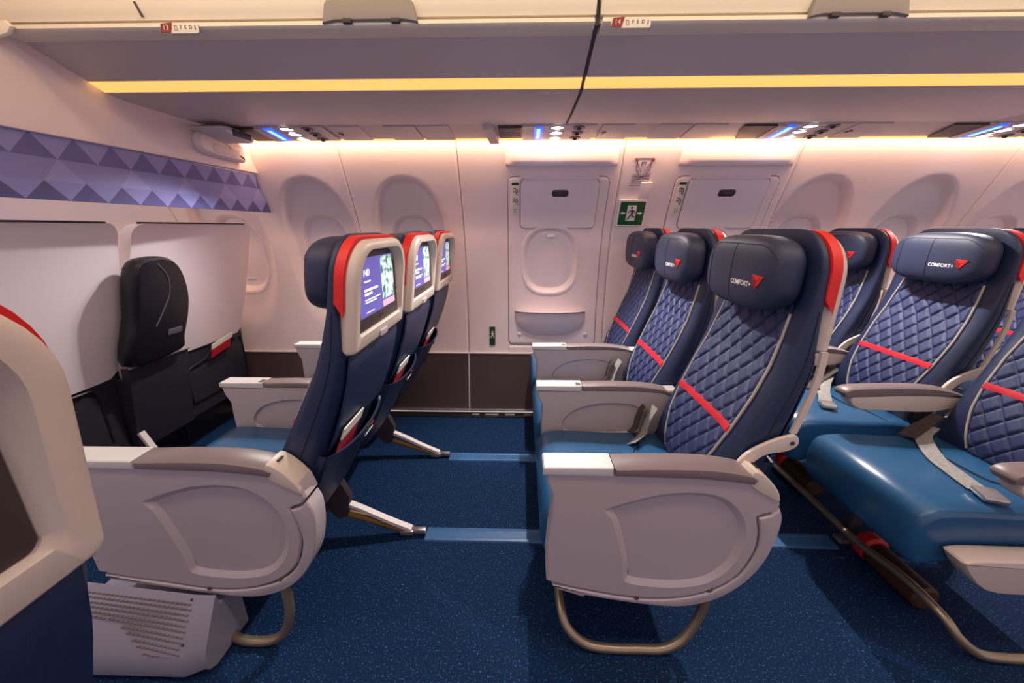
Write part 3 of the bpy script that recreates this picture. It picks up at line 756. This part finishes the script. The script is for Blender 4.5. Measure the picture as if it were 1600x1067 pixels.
MC['aisle_rim'] = P(aisle_rim, 'grey_panel', True, 30)
MC['rim_screw'] = P(lambda b: add_sellipsoid(b, (.335, -.032, .215), (.006, .003, .006), 1, 1, 12, 6), 'leg_dark')
MC['rear_cap'] = P(lambda b: add_prism(b, smooth2([(.585, .640), (.62, .622), (.655, .582), (.664, .55), (.63, .565), (.58, .60)], 3), -.034, .034, mXZ, .005), 'beige')
MC['cap_slot'] = P(lambda b: add_box(b, (.600, -.012, .6355), (.606, .010, .6385), 0), 'black', False)
MC['aisle_cap'] = P(lambda b: add_prism(b, [(.060, .622), (.060, .640), (.064, .644), (.236, .645), (.236, .620)], -.035, .035, mXZ, .004), 'cap_white', True, 30)
MC['aisle_pad'] = P(lambda b: add_prism(b, open2([(.239, .644), (.36, .648), (.48, .646), (.57, .632), (.60, .618)], 5) + [(.59, .600), (.54, .608), (.45, .616), (.239, .620)], -.037, .037, mXZ, .007), 'pad_grey', True, 40)
# standard row end shroud
MC['end_shroud'] = P(lambda b: add_prism(b, smooth2([(.14, .345), (.15, .365), (.25, .368), (.60, .355), (.62, .30), (.58, .25), (.35, .25), (.22, .265)], 3), -.03, .03, mXZ, .008), 'beige')

for k_ in ('aisle_panel', 'aisle_rim', 'aisle_cap'):
    m_ = MC[k_].copy(); MC[k_+'_long'] = m_
    for v in m_.vertices:
        if v.co.x < .22: v.co.x -= .06 * min(1, (.22 - v.co.x) / .12)
AISLE_Y, A1, A2, A3 = .832, 1.334, 1.832, 2.30
def seat(yc, x0, label, rec=0, kind='exit', letter=None, left=None, right='mid', screen=False, group=None, bracket=True):
    t = thing('airline_seat', label, 'seat', (x0, yc, 0), group)
    M = MC; RM = recl(rec)
    def p(name, key, par=None, back=False, y=0):
        o = obj(name, M[key], par or t)
        if back: o.matrix_basis = RM
        if y: o.location.y = y
        return o
    bk = p('backrest', 'backrest', back=True)
    p('quilted_insert', 'quilt', bk)
    for kk in 'AB': p('quilt_stitching', 'stitch'+kk, bk)['kind'] = 'stuff'
    p('piping', 'pipL', bk); p('piping', 'pipR', bk)
    s = p('accent_stripe', 'stripe', bk); s['label'] = 'red accent stripe'
    p('side_seam', 'seamL', bk); p('side_seam', 'seamR', bk)
    tb = p('trim_band', 'band', back=True); tb['label'] = 'red band around the top edge'
    p('tray_table', 'tray', back=True)
    pk = p('literature_pocket', 'pocket', back=True); p('pocket_seam', 'pocket_seam', pk); p('pocket_label', 'pocket_label', pk); p('pocket_emblem', 'pocket_emblem', pk)
    sh = p('screen_shroud', 'shroud', back=True); sh['label'] = 'beige plastic screen surround'
    p('bezel', 'bezel', sh); p('tray_latch', 'tray_latch', sh); p('buttons', 'buttons', sh)
    if screen:
        d = p('display', 'display', back=True); d['label'] = 'lit purple seatback display'
        p('picture', 'picture', d); p('text_lines', 'lines', d)['kind'] = 'stuff'; p('button_bar', 'button', d)
        if letter: p('seat_number', 'no'+letter, d)
    hd = p('headrest', 'headrest', back=True); p('headrest_seam', 'hseams', hd)
    p('lettering', 'word', hd); e = p('emblem', 'emblem', hd); e['label'] = 'red triangular emblem'; p('emblem_facet', 'emblem2', hd)
    cu = p('seat_cushion', 'cushion'); p('cushion_seam', 'cushion_seam', cu)
    if rec == 0 and bracket:
        br = p('recline_bracket', 'bracket'); p('pivot', 'pivot', br); p('side_rail', 'side_rail', back=True)
    def arm(y, k):
        if k == 'mid':
            a = p('armrest', 'arm_panel', y=y); p('armrest_cap', 'arm_cap', a); p('armrest_pad', 'arm_pad', a); p('armrest_label', 'arm_label', a)
        elif k == 'std':
            a = p('armrest', 'arm2', y=y); p('armrest_pad', 'arm2_pad', a); p('armrest_pin', 'arm2_pin', a)
        elif k == 'aisle':
            lg = '_long' if rec else ''; a = p('aisle_side_panel', 'aisle_panel'+lg, y=y); p('panel_rim', 'aisle_rim'+lg, a); p('screw', 'rim_screw', a)
            p('rear_cap', 'rear_cap', a); p('cap_slot', 'cap_slot', a); p('armrest_cap', 'aisle_cap'+lg, a); p('armrest_pad', 'aisle_pad', a); p('armrest_label', 'arm_label', a)
        elif k == 'aisle_std':
            a = p('armrest', 'arm2', y=y); p('armrest_pad', 'arm2_pad', a)
            p('end_shroud', 'end_shroud', y=y)
    if left: arm(AISLE_Y - yc if yc > .5 else left[1], left[0] if isinstance(left, tuple) else left)
    if right: arm({1: A1, 2: A2, 3: A3}[1 if yc < 1.3 else 2 if yc < 1.8 else 3] - yc if yc > .5 else .27, right)
    return t
YD, YE, YF = 1.083, 1.585, 2.078
X13, X14, X15, X16 = -1.235, 0.0, 1.06, 2.0
RC = R(8)
G13, G14, G15 = 'seats of the row ahead of the exit space', 'seats of the row behind the exit space', 'seats of the second exit row'
s13 = [seat(YD, X13, 'navy seat seen from behind, lit screen, beige aisle side panel, box under it', RC, letter='D', left='aisle', screen=True, group=G13),
       seat(YE, X13, 'navy seat with lit screen between the aisle seat and window seat, ahead of exit space', RC, letter='E', screen=True, group=G13),
       seat(YF, X13, 'navy seat with lit screen beside the wall, nearest the window, ahead of exit space', RC, letter='F', right=None, screen=True, group=G13)]
s14 = [seat(YD, X14, 'navy quilted seat with large beige aisle side panel and grey pad, facing the exit space', left='aisle', group=G14),
       seat(YE, X14, 'navy quilted middle seat facing the exit space, between two grey armrests', group=G14, bracket=False),
       seat(YF, X14, 'navy quilted seat facing the exit space, beside the wall under the green exit sign', right=None, group=G14, bracket=False)]
s15 = [seat(YD, X15, 'navy quilted aisle seat with broad blue cushion in the second exit row', kind='std', left='aisle_std', right='std', group=G15),
       seat(YE, X15, 'navy quilted middle seat of the second exit row, buckle lying on its cushion', kind='std', right='std', group=G15),
       seat(YF, X15, 'navy quilted window seat of the second exit row, under the window beyond the doors', kind='std', right=None, group=G15)]
seat(YF, X16, 'navy seat by the window one row behind the second exit row', kind='std', right=None)
seat(.092, X13, 'beige backed seat across the aisle, red band on its top edge', RC, right=None)

# ---------------------------------------------------------------- seat leg frames
def leg_frame(seats, bar, dx=0):
    for t, yc, ya, yb, ly in zip(seats, (YD, YE, YF), (.90, 1.345, 1.85), (1.34, 1.84, 2.27), (1.23, 1.775, None)):
        o_ = lambda name, me, par=None: obj(name, me, par or t, (0, 0, 0) if par else (dx, -yc, 0))
        for x, z in ((.20, .245), (.47, .262)):
            o_('spar', tube_me([(x, ya, z), (x, yb, z)], .022, 'leg_dark', 12))
        if ly:
            y = ly
            lg = o_('rear_strut', P(lambda b: add_ribbon(b, [(.42, y, .255), (.50, y, .175), (.60, y, .125), (.70, y, .072), (.79, y, .030)], .026, .014, (0, 1, 0), 4), 'strut_white'))
            o_('brace_tube', tube_me([(.48, y+.004, .115), (.60, y+.004, .078), (.755, y+.004, .024)], .015, 'bronze', 10), lg)
            o_('fitting', P(lambda b: add_box(b, (.745, y-.018, .008), (.80, y+.018, .030), .004), 'metal'), lg)
            o_('fitting', P(lambda b: add_box(b, (.79, y-.011, .009), (.85, y+.011, .032), .004), 'metal'), lg)
            fl_ = o_('front_leg', P(lambda b: add_prism(b, [(.145, .012), (.185, .012), (.225, .26), (.175, .26)], y-.014, y+.014, mXZ, .003), 'leg_dark'))
            o_('gusset', P(lambda b: add_prism(b, [(.36, .29), (.52, .29), (.56, .19), (.54, .10), (.50, .085), (.44, .16)], y-.016, y+.016, mXZ, .003), 'leg_dark'), fl_)
            o_('foot_clamp', P(lambda b: add_box(b, (.13, y-.02, .008), (.205, y+.02, .026), .004), 'metal'), fl_)
        rear = [(.36, .80, .0145), (.43, .80, .018), (.485, .805, .048), (.520, .812, .11), (.535, .815, .17), (.54, .815, .26)]
        front = [(.125, yb, .085), (.125, 1.15, .085), (.127, .98, .11), (.130, .86, .10), (.150, .82, .062), (.205, .805, .022), (.28, .80, .0145)]
        if yc != YD: path = [(.125, ya-.005, .085), (.125, yb, .085)]
        elif bar == 'rear': path = [(.32, .84, .0145), (.38, .80, .0145), (.47, .795, .016), (.525, .80, .045), (.55, .805, .11), (.552, .812, .17), (.55, .815, .26)]
        else: path = front + rear
        o_('baggage_bar', tube_me(path, .0135, 'tube', 12, 5))
        if bar == 'plate' and yc == YD:
            o_('mount_plate', P(lambda b: add_prism(b, [(.10, .25), (.24, .235), (.22, .20), (.19, .175), (.11, .205)], .832, .846, mXZ, .003), 'beige'))
leg_frame(s13, 'rear'); leg_frame(s14, 'plate'); leg_frame(s15, 'long', .09)

# ---------------------------------------------------------------- seat belts (parts of their seats)
def belt(seat_, pts, buckle=None, dark=None, name='seat_belt', w=.048):
    o = obj(name, P(lambda b: add_ribbon(b, pts, w, .0025, None, 5), 'belt'), seat_)
    if dark: obj('belt_webbing', P(lambda b: add_ribbon(b, dark, w, .003, None, 5), 'belt_dark'), o)
    if buckle:
        (x, y, z), a, tilt = buckle
        Mx = Matrix.Translation((x, y, z)) @ Matrix.Rotation(a, 4, 'Z') @ Matrix.Rotation(tilt, 4, 'Y')
        k = obj('buckle', P(lambda b: add_prism(b, rrect(0, 0, .062, .056, .007), 0, .016, lambda u, v, d: Mx @ Vector((u, v, d)), .004), 'metal'), o)
    return o
# row behind the exit space: straps hang over the cushion's rear edge
for s in s14[:2]:
    belt(s, [(.50, .175, .585), (.482, .172, .55), (.468, .165, .51), (.458, .155, .480), (.43, .13, .4725), (.40, .10, .4725)], None, [(.47, .192, .575), (.455, .192, .55), (.445, .188, .515), (.44, .185, .49), (.42, .175, .476)])
# second exit row
belt(s15[0], [(.50, .205, .50), (.44, .17, .478), (.36, .05, .471), (.33, -.04, .471), (.31, -.12, .472)], ((.30, -.155, .472), R(70), 0), [(.52, .22, .54), (.47, .21, .50), (.42, .19, .482), (.38, .17, .476)])
belt(s15[1], [(.50, .20, .50), (.45, .15, .478), (.38, .06, .470), (.34, .0, .471), (.30, -.05, .471)], ((.285, -.085, .472), R(65), 0), [(.54, .21, .54), (.48, .20, .50), (.42, .17, .476), (.36, .10, .475)])
belt(s15[2], [(.50, .18, .50), (.44, .12, .478), (.38, .0, .470), (.36, -.10, .471)], ((.35, -.13, .472), R(80), 0), [(.52, -.2, .53), (.46, -.19, .49), (.42, -.15, .476), (.38, -.08, .476)])
belt(s13[0], [(.50, -.19, .49), (.44, -.17, .476), (.38, -.12, .471), (.34, -.10, .471)], ((.41, -.17, .478), R(10), 0))

# ---------------------------------------------------------------- safety cards in the pockets
def card(x0, yc, label, rec, y=-.10):
    RM = Matrix.Translation((x0, yc, 0)) @ recl(rec)
    t = thing('safety_card', label, 'card', RM @ Vector((.70, y, .56)), 'cards in the seat pockets')
    B = t.location.copy()
    def m(u, v, d): return RM @ Vector((lerp_tab(RT, v) + .014 + .004*d, u, v)) - B
    obj('card_sheet', P(lambda b: add_prism(b, [(y-.065, .50), (y+.065, .50), (y+.065, .665), (y-.065, .665)], 0, 1, m), 'card_red'), t)
    obj('card_header', P(lambda b: add_prism(b, [(y-.066, .638), (y+.066, .638), (y+.066, .675), (y-.066, .675)], 0, 1.3, m), 'card_white'), t)
card(X13, YD, 'red and white safety card in the pocket of the aisle seat back', RC)
card(X13, YE, 'red and white safety card in the pocket of the middle seat back', RC)
card(X13, YF, 'red and white safety card in the pocket of the wall-side seat back', RC)

# ---------------------------------------------------------------- entertainment box under the row ahead of the exit
def eq_box():
    t = thing('equipment_box', 'grey metal equipment box with vent slots on the floor under the aisle seat', 'box', (-1.08, .78, 0))
    base = [(-.20, .22), (-.195, .232), (.165, .215), (.20, .205), (.215, .12), (.20, .03), (.13, .004), (-.18, .004), (-.215, .02), (-.21, .10)]
    def body(b):
        rings = []
        for x0, k in ((-.205, .0), (-.20, 1), (.15, 1), (.19, 1), (.205, .9)):
            yb = .085; f = -.075 if x0 < .17 else -.055
            top = .248 if x0 < 0 else .203
            rings.append([Vector((x0, yb, .004)), Vector((x0, f+.012, .004)), Vector((x0, f-.012, .02)), Vector((x0, f-.016, .05)), Vector((x0, f-.004, .09)), Vector((x0, .004, top-.004)), Vector((x0, .010, top)), Vector((x0, .014, .165)), Vector((x0, yb, .165))])
        add_loft(b, rings[1:])
        bmesh.ops.bevel(b, geom=[e for e in b.edges if e.is_manifold and e.calc_face_angle(0) > .6], offset=.006, segments=2, affect='EDGES')
    bd = obj('body', P(body, 'box', True, 40), t)
    def slots(b):
        for r in range(15):
            for c in range(26):
                u = c/25
                if r > 5 and u < .40 + (r-5)*.058: continue
                z = (.232 - .042*u) - r*.0105 - .004; x = -.188 + .325*u + (.005 if r % 2 else 0)
                top = .248 - .045*(x+.20)/.35
                f = -.079 + .083 * max(0, (z-.09)/(top-.094)) - .001
                add_box(b, (x-.0048, f-.0010, z-.0014), (x+.0048, f+.003, z+.0014), 0)
    v = obj('vent_slots', P(slots, 'pad_grey', False), bd); v['kind'] = 'stuff'
    for x, z in ((-.16, .236), (.14, .196), (.148, .11)):
        obj('screw', P(lambda b: add_sellipsoid(b, (x, -.079 + .083*max(0, (z-.09)/(.149 if x < 0 else .109)) - .001, z), (.004, .003, .004), 1, 1, 10, 6), 'leg_dark'), bd)
eq_box()
# ---------------------------------------------------------------- life vest pouches under the second exit row
def pouch(x, y, label):
    t = thing('life_vest_pouch', label, 'life vest', (x, y, .0), 'pouches under the seats')
    def cyl(b, y0, y1, r):
        add_loft(b, [[Vector((q*r*1.0*cos(2*pi*k/20), yy, q*r*sin(2*pi*k/20)+r)) for k in range(20)] for q, yy in ((.8, y0), (1, y0+.008), (1, y1-.008), (.8, y1))])
    obj('body', P(lambda b: cyl(b, -.10, .10, .045), 'pouch'), t)
    c = obj('cap', P(lambda b: cyl(b, .085, .135, .053), 'red'), t); c['label'] = 'red end cap'
pouch(1.345, 1.05, 'red capped life vest pouch lying under the aisle seat of the second exit row')
pouch(1.40, 1.60, 'red capped life vest pouch lying under the middle seat of the second exit row')

# ================================================================ CLASS DIVIDER
XD = -1.50
dv = thing('class_divider', 'white partition with purple diamond-patterned band hanging from the bins', 'partition', (XD, 1.6, 1.29))
O = Vector((XD, 1.6, 1.29))
def loc(f): return lambda u, v, d: f(u, v, d) - O
up = [(.80, 2.10), (1.19, 2.10), (1.19, 1.76), (1.25, 1.757), (1.41, 1.702), (1.50, 1.682), (1.90, 1.682), (2.10, 1.66)] + open2([(2.12, 1.66), (2.19, 1.635), (2.25, 1.58), (2.288, 1.515)], 5) + [(2.285, 1.505), (1.6, 1.499), (1.163, 1.493), (.80, 1.488)]
obj('upper_panel', P(lambda b: add_prism(b, up, XD, XD+.036, loc(mYZ), .004), 'wall', True, 30), dv)
def dband():
    bm = bmesh.new()
    y0, n, w = .80, 13, .117
    z0, z1, z2 = 1.303, 1.40, 1.497
    xb, xf = XD+.002, XD+.020
    def cl(y, z):   # stay inside the sloping wall-side end
        return min(y, wallY(z) - .012)
    def V(y, z, x): return Vector((x, cl(y, z), z)) - O
    fc = {}
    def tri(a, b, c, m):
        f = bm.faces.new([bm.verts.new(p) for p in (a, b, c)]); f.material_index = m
    zm = z2 - (z2-z0)*.36; za = z0 + (zm-z0)*.46
    L = lambda k, i: V(y0 + (i + (.5 if k in (1, 3) else 0))*w, (z0, za, zm, z2)[k], xf + (0, .004, 0, .004)[k])
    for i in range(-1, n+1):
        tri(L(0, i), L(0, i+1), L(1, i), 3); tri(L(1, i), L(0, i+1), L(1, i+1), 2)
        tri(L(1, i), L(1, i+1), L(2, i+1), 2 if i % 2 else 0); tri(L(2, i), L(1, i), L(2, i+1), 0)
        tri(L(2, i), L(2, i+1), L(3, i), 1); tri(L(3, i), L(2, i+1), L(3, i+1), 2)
    # shell behind
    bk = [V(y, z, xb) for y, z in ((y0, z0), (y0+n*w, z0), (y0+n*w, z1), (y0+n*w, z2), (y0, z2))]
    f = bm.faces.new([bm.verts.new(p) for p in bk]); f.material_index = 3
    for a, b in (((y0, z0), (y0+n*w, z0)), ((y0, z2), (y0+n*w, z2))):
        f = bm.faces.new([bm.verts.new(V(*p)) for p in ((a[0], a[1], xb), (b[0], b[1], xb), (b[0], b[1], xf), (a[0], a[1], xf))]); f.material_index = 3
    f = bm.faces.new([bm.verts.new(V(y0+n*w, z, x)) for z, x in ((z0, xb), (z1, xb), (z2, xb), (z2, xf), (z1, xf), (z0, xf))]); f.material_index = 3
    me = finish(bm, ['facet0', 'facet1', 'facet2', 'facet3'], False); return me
bd = obj('diamond_band', dband(), dv); bd['label'] = 'purple grey faceted band, violet mood light in its tint'
# housing with dark indicator window, and icon
hs = obj('light_housing', P(lambda b: add_prism(b, smooth2([(1.80, 1.60), (1.81, 1.555), (1.86, 1.54), (2.06, 1.538), (2.085, 1.55), (2.085, 1.60), (2.04, 1.635), (1.85, 1.638)], 3), XD+.028, XD+.075, loc(mYZ), .018), 'wall'), dv)
obj('housing_plate', P(lambda b: add_prism(b, rrect(1.955, 1.572, .17, .036, .013), XD+.074, XD+.078, loc(mYZ), .001), 'wall_trim'), hs)
ch = obj('indicator_case', P(lambda b: add_prism(b, smooth2([(1.82, 1.652), (1.82, 1.625), (1.92, 1.608), (1.99, 1.612), (2.0, 1.64), (1.97, 1.65)], 3), XD+.03, XD+.19, loc(mYZ), .01), 'psu'), dv)
obj('indicator_window', P(lambda b: add_prism(b, rrect(1.915, 1.632, .12, .028, .004), XD+.189, XD+.193, loc(mYZ), .001), 'black'), ch)
def icon(b):
    c = (1.99, 1.512)
    for q in ([(-.035, -.018), (.02, .022)], [(-.035, .018), (.02, -.018)], [(-.008, -.028), (-.008, .026)], [(.024, -.02), (.045, -.02), (.045, .01)], [(.03, .018), (.04, .03), (.05, .018), (.04, .012), (.03, .018)]):
        add_tube(b, [Vector((XD+.031, c[0]+y*.8, 1.545+z*.7 - .012)) - O for y, z in q], .003, 5)
obj('warning_icon', P(icon, 'brown_print'), dv)

# ================================================================ FIRST CLASS SEATS (seen from behind)
def fc_seat(y0, y1, label, lo0, lo1):
    t = thing('recliner_seat', label, 'seat', (-1.8, (y0+y1)/2, 0), 'wide seats beyond the divider')
    o = Vector(t.location)
    xof = lambda z: -1.60 - (1.236-z)*.31
    hw = (y1-y0)/2
    def shell(b):
        poly = [(-hw+.06, .575), (-hw+.02, .60), (-hw+.002, .80), (-hw, 1.0), (-hw+.012, 1.15)] + [(-hw+.012+.05*(1-cos(pi/2*k/6)), 1.185+.05*sin(pi/2*k/6)) for k in range(7)]
        poly = poly + [(-a, b_) for a, b_ in reversed(poly)]
        poly = densify(poly, .06)
        add_prism(b, poly, 0, 1, lambda u, v, d: Vector((xof(v) - .05*d - .03*abs(u/hw)**4 - o.x, u, v)), .012 if False else 0)
        bmesh.ops.bevel(b, geom=[e for e in b.edges if e.is_manifold and e.calc_face_angle(0) > 1.0], offset=.010, segments=3, affect='EDGES')
    obj('back_shell', P(shell, 'shell_white', True, 45), t)
    obj('shell_edge', P(lambda b: add_tube(b, [(xof(1.236)-.03*abs(u)**4-o.x-.025, u*hw, 1.238) for u in [-.86+1.72*k/12 for k in range(13)]], .005, 6), 'fc_black'), t)
    lo = obj('lower_back', P(lambda b: add_prism(b, [(xof(.60)-.02-o.x, .62), (-1.83-o.x, .20), (-1.90-o.x, .20), (-1.95-o.x, .62)], lo0-o.y, lo1-o.y, mXZ, .008), 'fc_dark', True, 40), t); cy = (lo0+lo1)/2 - o.y
    obj('base', P(lambda b: add_box(b, (-.55, lo0+.03-o.y, .0), (-.12, lo1-.03-o.y, .22), .01), 'fc_black'), t)
    obj('seat_cushion', P(lambda b: add_box(b, (-.62, lo0+.03-o.y, .30), (-.16, lo1-.03-o.y, .46), .03), 'fc_black'), t)
    obj('back_cushion', P(lambda b: add_prism(b, [(-.02, 1.12), (-.14, .46), (-.26, .46), (-.12, 1.14)], lo0+.03-o.y, lo1-.03-o.y, mXZ, .02), 'fc_black'), t)
    xs_ = lambda z: xof(.60)-.02-o.x + (-1.83-o.x - (xof(.60)-.02-o.x)) * (.62-z)/.42
    pk = obj('literature_pocket', P(lambda b: add_prism(b, [(-.20, .28), (.20, .28), (.22, .31), (.22, .52), (.17, .545), (.10, .50), (-.10, .46), (-.20, .45)], 0, 1, lambda u, v, d: Vector((xs_(v) + .014*d - .001, u+cy, v)), 0), 'fc_dark'), t)
    obj('pocket_rim', P(lambda b: add_tube(b, [(xs_(z)+.012, y*.9+cy, z) for y, z in [(-.24, .44), (-.20, .48), (-.08, .50), (.0, .545), (.18, .56), (.24, .53), (.25, .30)]], .006, 6, 4), 'fc_black'), t)
    obj('side_post', P(lambda b: add_prism(b, [(-.06, .68), (-.02, .68), (-.05, .20), (-.16, .20)], lo1+.004-o.y, lo1+.045-o.y, mXZ, .008), 'fc_dark'), t)
    return t
fc_seat(.88, 1.545, 'wide seat with white shell back by the aisle, beyond the purple divider band', .885, 1.49)
fc2 = fc_seat(1.575, 2.318, 'wide seat with white shell back by the window wall, red card in its pocket', 1.82, 2.26)
cn = thing('seat_console', 'dark grey console with silver top edge between the two wide white seats', 'console', (-1.80, 1.655, 0))
obj('body', P(lambda b: add_prism(b, [(.06, .615), (-.01, .20), (-.40, .20), (-.40, .56), (.012, .56), (.018, .615)], -.155, .155, mXZ, .006), 'fc_dark'), cn)
obj('top_edge', P(lambda b: add_tube(b, [(.063, -.155, .618), (.063, .155, .618)], .006, 8), 'alu'), cn)
wg = thing('leather_headrest_wing', 'black leather seat wing with small grey tag between the white shells', 'seat wing', (-1.745, 1.64, .630))
def wing(b):
    prof = [(-.145, .0), (-.145, .22), (-.14, .43), (-.06, .470), (.03, .455), (.085, .40), (.125, .30), (.135, .20), (.12, .08), (.10, .0)]
    add_prism(b, smooth2(prof, 4), .045, -.028, lambda u, v, d: Vector((d + .31*v, u, v)), .025, .012)
obj('body', P(wing, 'fc_black', True, 45), wg)
obj('tag', P(lambda b: add_prism(b, rrect(.045, .115, .075, .030, .004), .046, .049, lambda u, v, d: Vector((d + .31*v, u, v)), .0008), 'label_grey'), wg)
obj('edge_piping', P(lambda b: add_tube(b, [(.044+.31*z, y, z) for y, z in ((-.05, .44), (.0, .38), (.01, .30), (-.02, .22), (-.05, .16))], .004, 6, 5), 'label_grey'), wg)
t = thing('safety_card', 'red and white card in the dark pocket of the wide window seat', 'card', (-1.795, 2.04, .52), 'cards in the seat pockets')
obj('card_sheet', P(lambda b: add_prism(b, [(-.065, -.02), (.075, .01), (.075, .06), (-.065, .03)], .020, .024, lambda u, v, d: Vector((d+v*.25, u, v))), 'card_red'), t)
obj('card_header', P(lambda b: add_prism(b, [(-.065, .03), (.09, .065), (.09, .095), (-.065, .06)], .020, .0245, lambda u, v, d: Vector((d+v*.25, u, v))), 'card_white'), t)
# strut of the wide seats
obj('leg_strut', P(lambda b: add_ribbon(b, [(-.12, 0, .30), (-.06, 0, .17), (.02, 0, .11), (.18, 0, .03)], .026, .014, (0, 1, 0), 4), 'strut_white'), fc2, Vector((-1.66, 1.50, 0)) - fc2.location)
obj('leg_brace', tube_me([(-.15, .01, .13), (.15, .01, .02)], .016, 'leg_dark'), fc2, Vector((-1.66, 1.50, 0)) - fc2.location)

# ================================================================ SIGNS ON THE WALL
def wl(x, z, o): return lambda u, v, d: wpt(x+u, z+v, o+d)
def patch(poly, x, z, o0, o1, m): 
    return P(lambda b: add_prism(b, poly, o0, o1, lambda u, v, d: wpt(x+u, z+v, d)), m, False)
ex = thing('exit_sign', 'green running man exit sign with two arrows, between the exit doors', 'sign', wpt(.635, 1.305, 0))
def rel(me, o):
    for v in me.vertices: v.co = v.co - o.location
    return me
ex0 = (.635, 1.305)
obj('sign_body', rel(patch(rrect(0, 0, .158, .142, .010), *ex0, .001, .018, 'white_print'), ex), ex)
obj('sign_face', rel(patch(rrect(.002, -.002, .142, .126, .006), *ex0, .017, .0195, 'green_sign'), ex), ex)
obj('doorway', rel(patch([(-.026, -.042), (.026, -.042), (.026, .042), (-.026, .042)], *ex0, .0195, .0205, 'white_print'), ex), ex)
def man(b):
    x, z = ex0; T = lambda q, r: add_tube(b, [wpt(x+u, z+v, .0212) for u, v in q], r, 6)
    T([(.0, .018), (.004, .004), (.004, -.004)], .006); T([(.0, .016), (-.013, .012), (-.018, .002)], .003); T([(.003, .016), (.015, .012), (.022, .004)], .003)
    T([(.004, -.004), (.012, -.018), (.022, -.022)], .0038); T([(.003, -.004), (-.007, -.018), (-.020, -.036)], .0038)
    add_sellipsoid(b, tuple(wpt(x-.001, z+.030, .0212)), (.0068, .003, .0068), 1, 1, 12, 8)
obj('running_man', rel(P(man, 'green_dark'), ex), ex)
for s in (-1, 1):
    obj('arrow', rel(patch([(s*u, v) for u, v in [(.034, .004), (.050, .004), (.050, .009), (.062, 0), (.050, -.009), (.050, -.004), (.034, -.004)]], *ex0, .0195, .0207, 'white_print'), ex), ex)
eg = thing('exit_marker', 'small upright green exit marker low beside the first exit door', 'sign', wpt(-.185, .53, 0))
obj('marker_face', rel(patch(rrect(0, 0, .036, .125, .002), -.185, .53, .001, .005, 'green_dark'), eg), eg)
obj('figure_panel', rel(patch([(-.014, -.018), (.014, -.018), (.014, .042), (-.014, .042)], -.185, .53, .005, .006, 'green_sign'), eg), eg)
def man2(b):
    x, z = -.185, .54; T = lambda q, r: add_tube(b, [wpt(x+u, z+v, .0066) for u, v in q], r, 5)
    T([(.0, .012), (.001, -.002)], .004); T([(-.010, .006), (.0, .012), (.010, .006)], .002); T([(.001, -.002), (.010, -.012), (.009, -.022)], .0026); T([(.001, -.002), (-.006, -.010), (-.012, -.022)], .0026)
    add_sellipsoid(b, tuple(wpt(x, z+.021, .0066)), (.004, .002, .004), 1, 1, 10, 6)
obj('running_man', rel(P(man2, 'white_print'), eg), eg)
wc = thing('wall_switch_cover', 'small white square cover plate above the green exit sign', 'cover plate', wpt(.690, 1.418, 0))
obj('plate', rel(P(lambda b: add_prism(b, rrect(0, 0, .060, .085, .004), .0, .016, lambda u, v, d: wpt(.690+u, 1.418+v, d), .002), 'door'), wc), wc)
st = thing('instruction_sticker', 'outline diagram sticker with two red dots above the exit sign', 'sticker', wpt(.655, 1.515, 0))
def diag(b):
    x, z = .655, 1.515; k = 1.0
    T = lambda q, r=.0013: add_tube(b, [wpt(x+u, z+v, .0015) for u, v in q], r, 5)
    T([(-.052, .055), (.052, .055)]); T([(-.035, .045), (-.038, .01), (-.015, -.022), (.0, -.03), (.02, -.02), (.04, .01), (.038, .045)])
    T([(-.012, .04), (-.012, .0), (-.03, .0)]); T([(.010, .04), (.008, .0), (.03, .005)]); T([(-.012, .036), (.0, .040), (.010, .036)])
    for d in range(4): T([(-.055+.004*d, -.02-.012*d), (.05-.002*d, -.016-.012*d)], .0009)
    T([(-.05, -.052), (.04, -.02)]); T([(-.04, -.025), (.045, -.045)]); T([(-.06, -.072), (.045, -.072)])
    T([(-.042, .045), (-.022, .015)]); T([(.045, .048), (.018, .012)])
obj('diagram', rel(P(diag, 'brown_print'), st), st)
for u in (-.042, .046):
    d_ = obj('red_dot', rel(P(lambda b: add_sellipsoid(b, tuple(wpt(.655+u, 1.515+.048, .0015)), (.009, .002, .007), 1, 1, 12, 6), 'red_dark'), st), st)
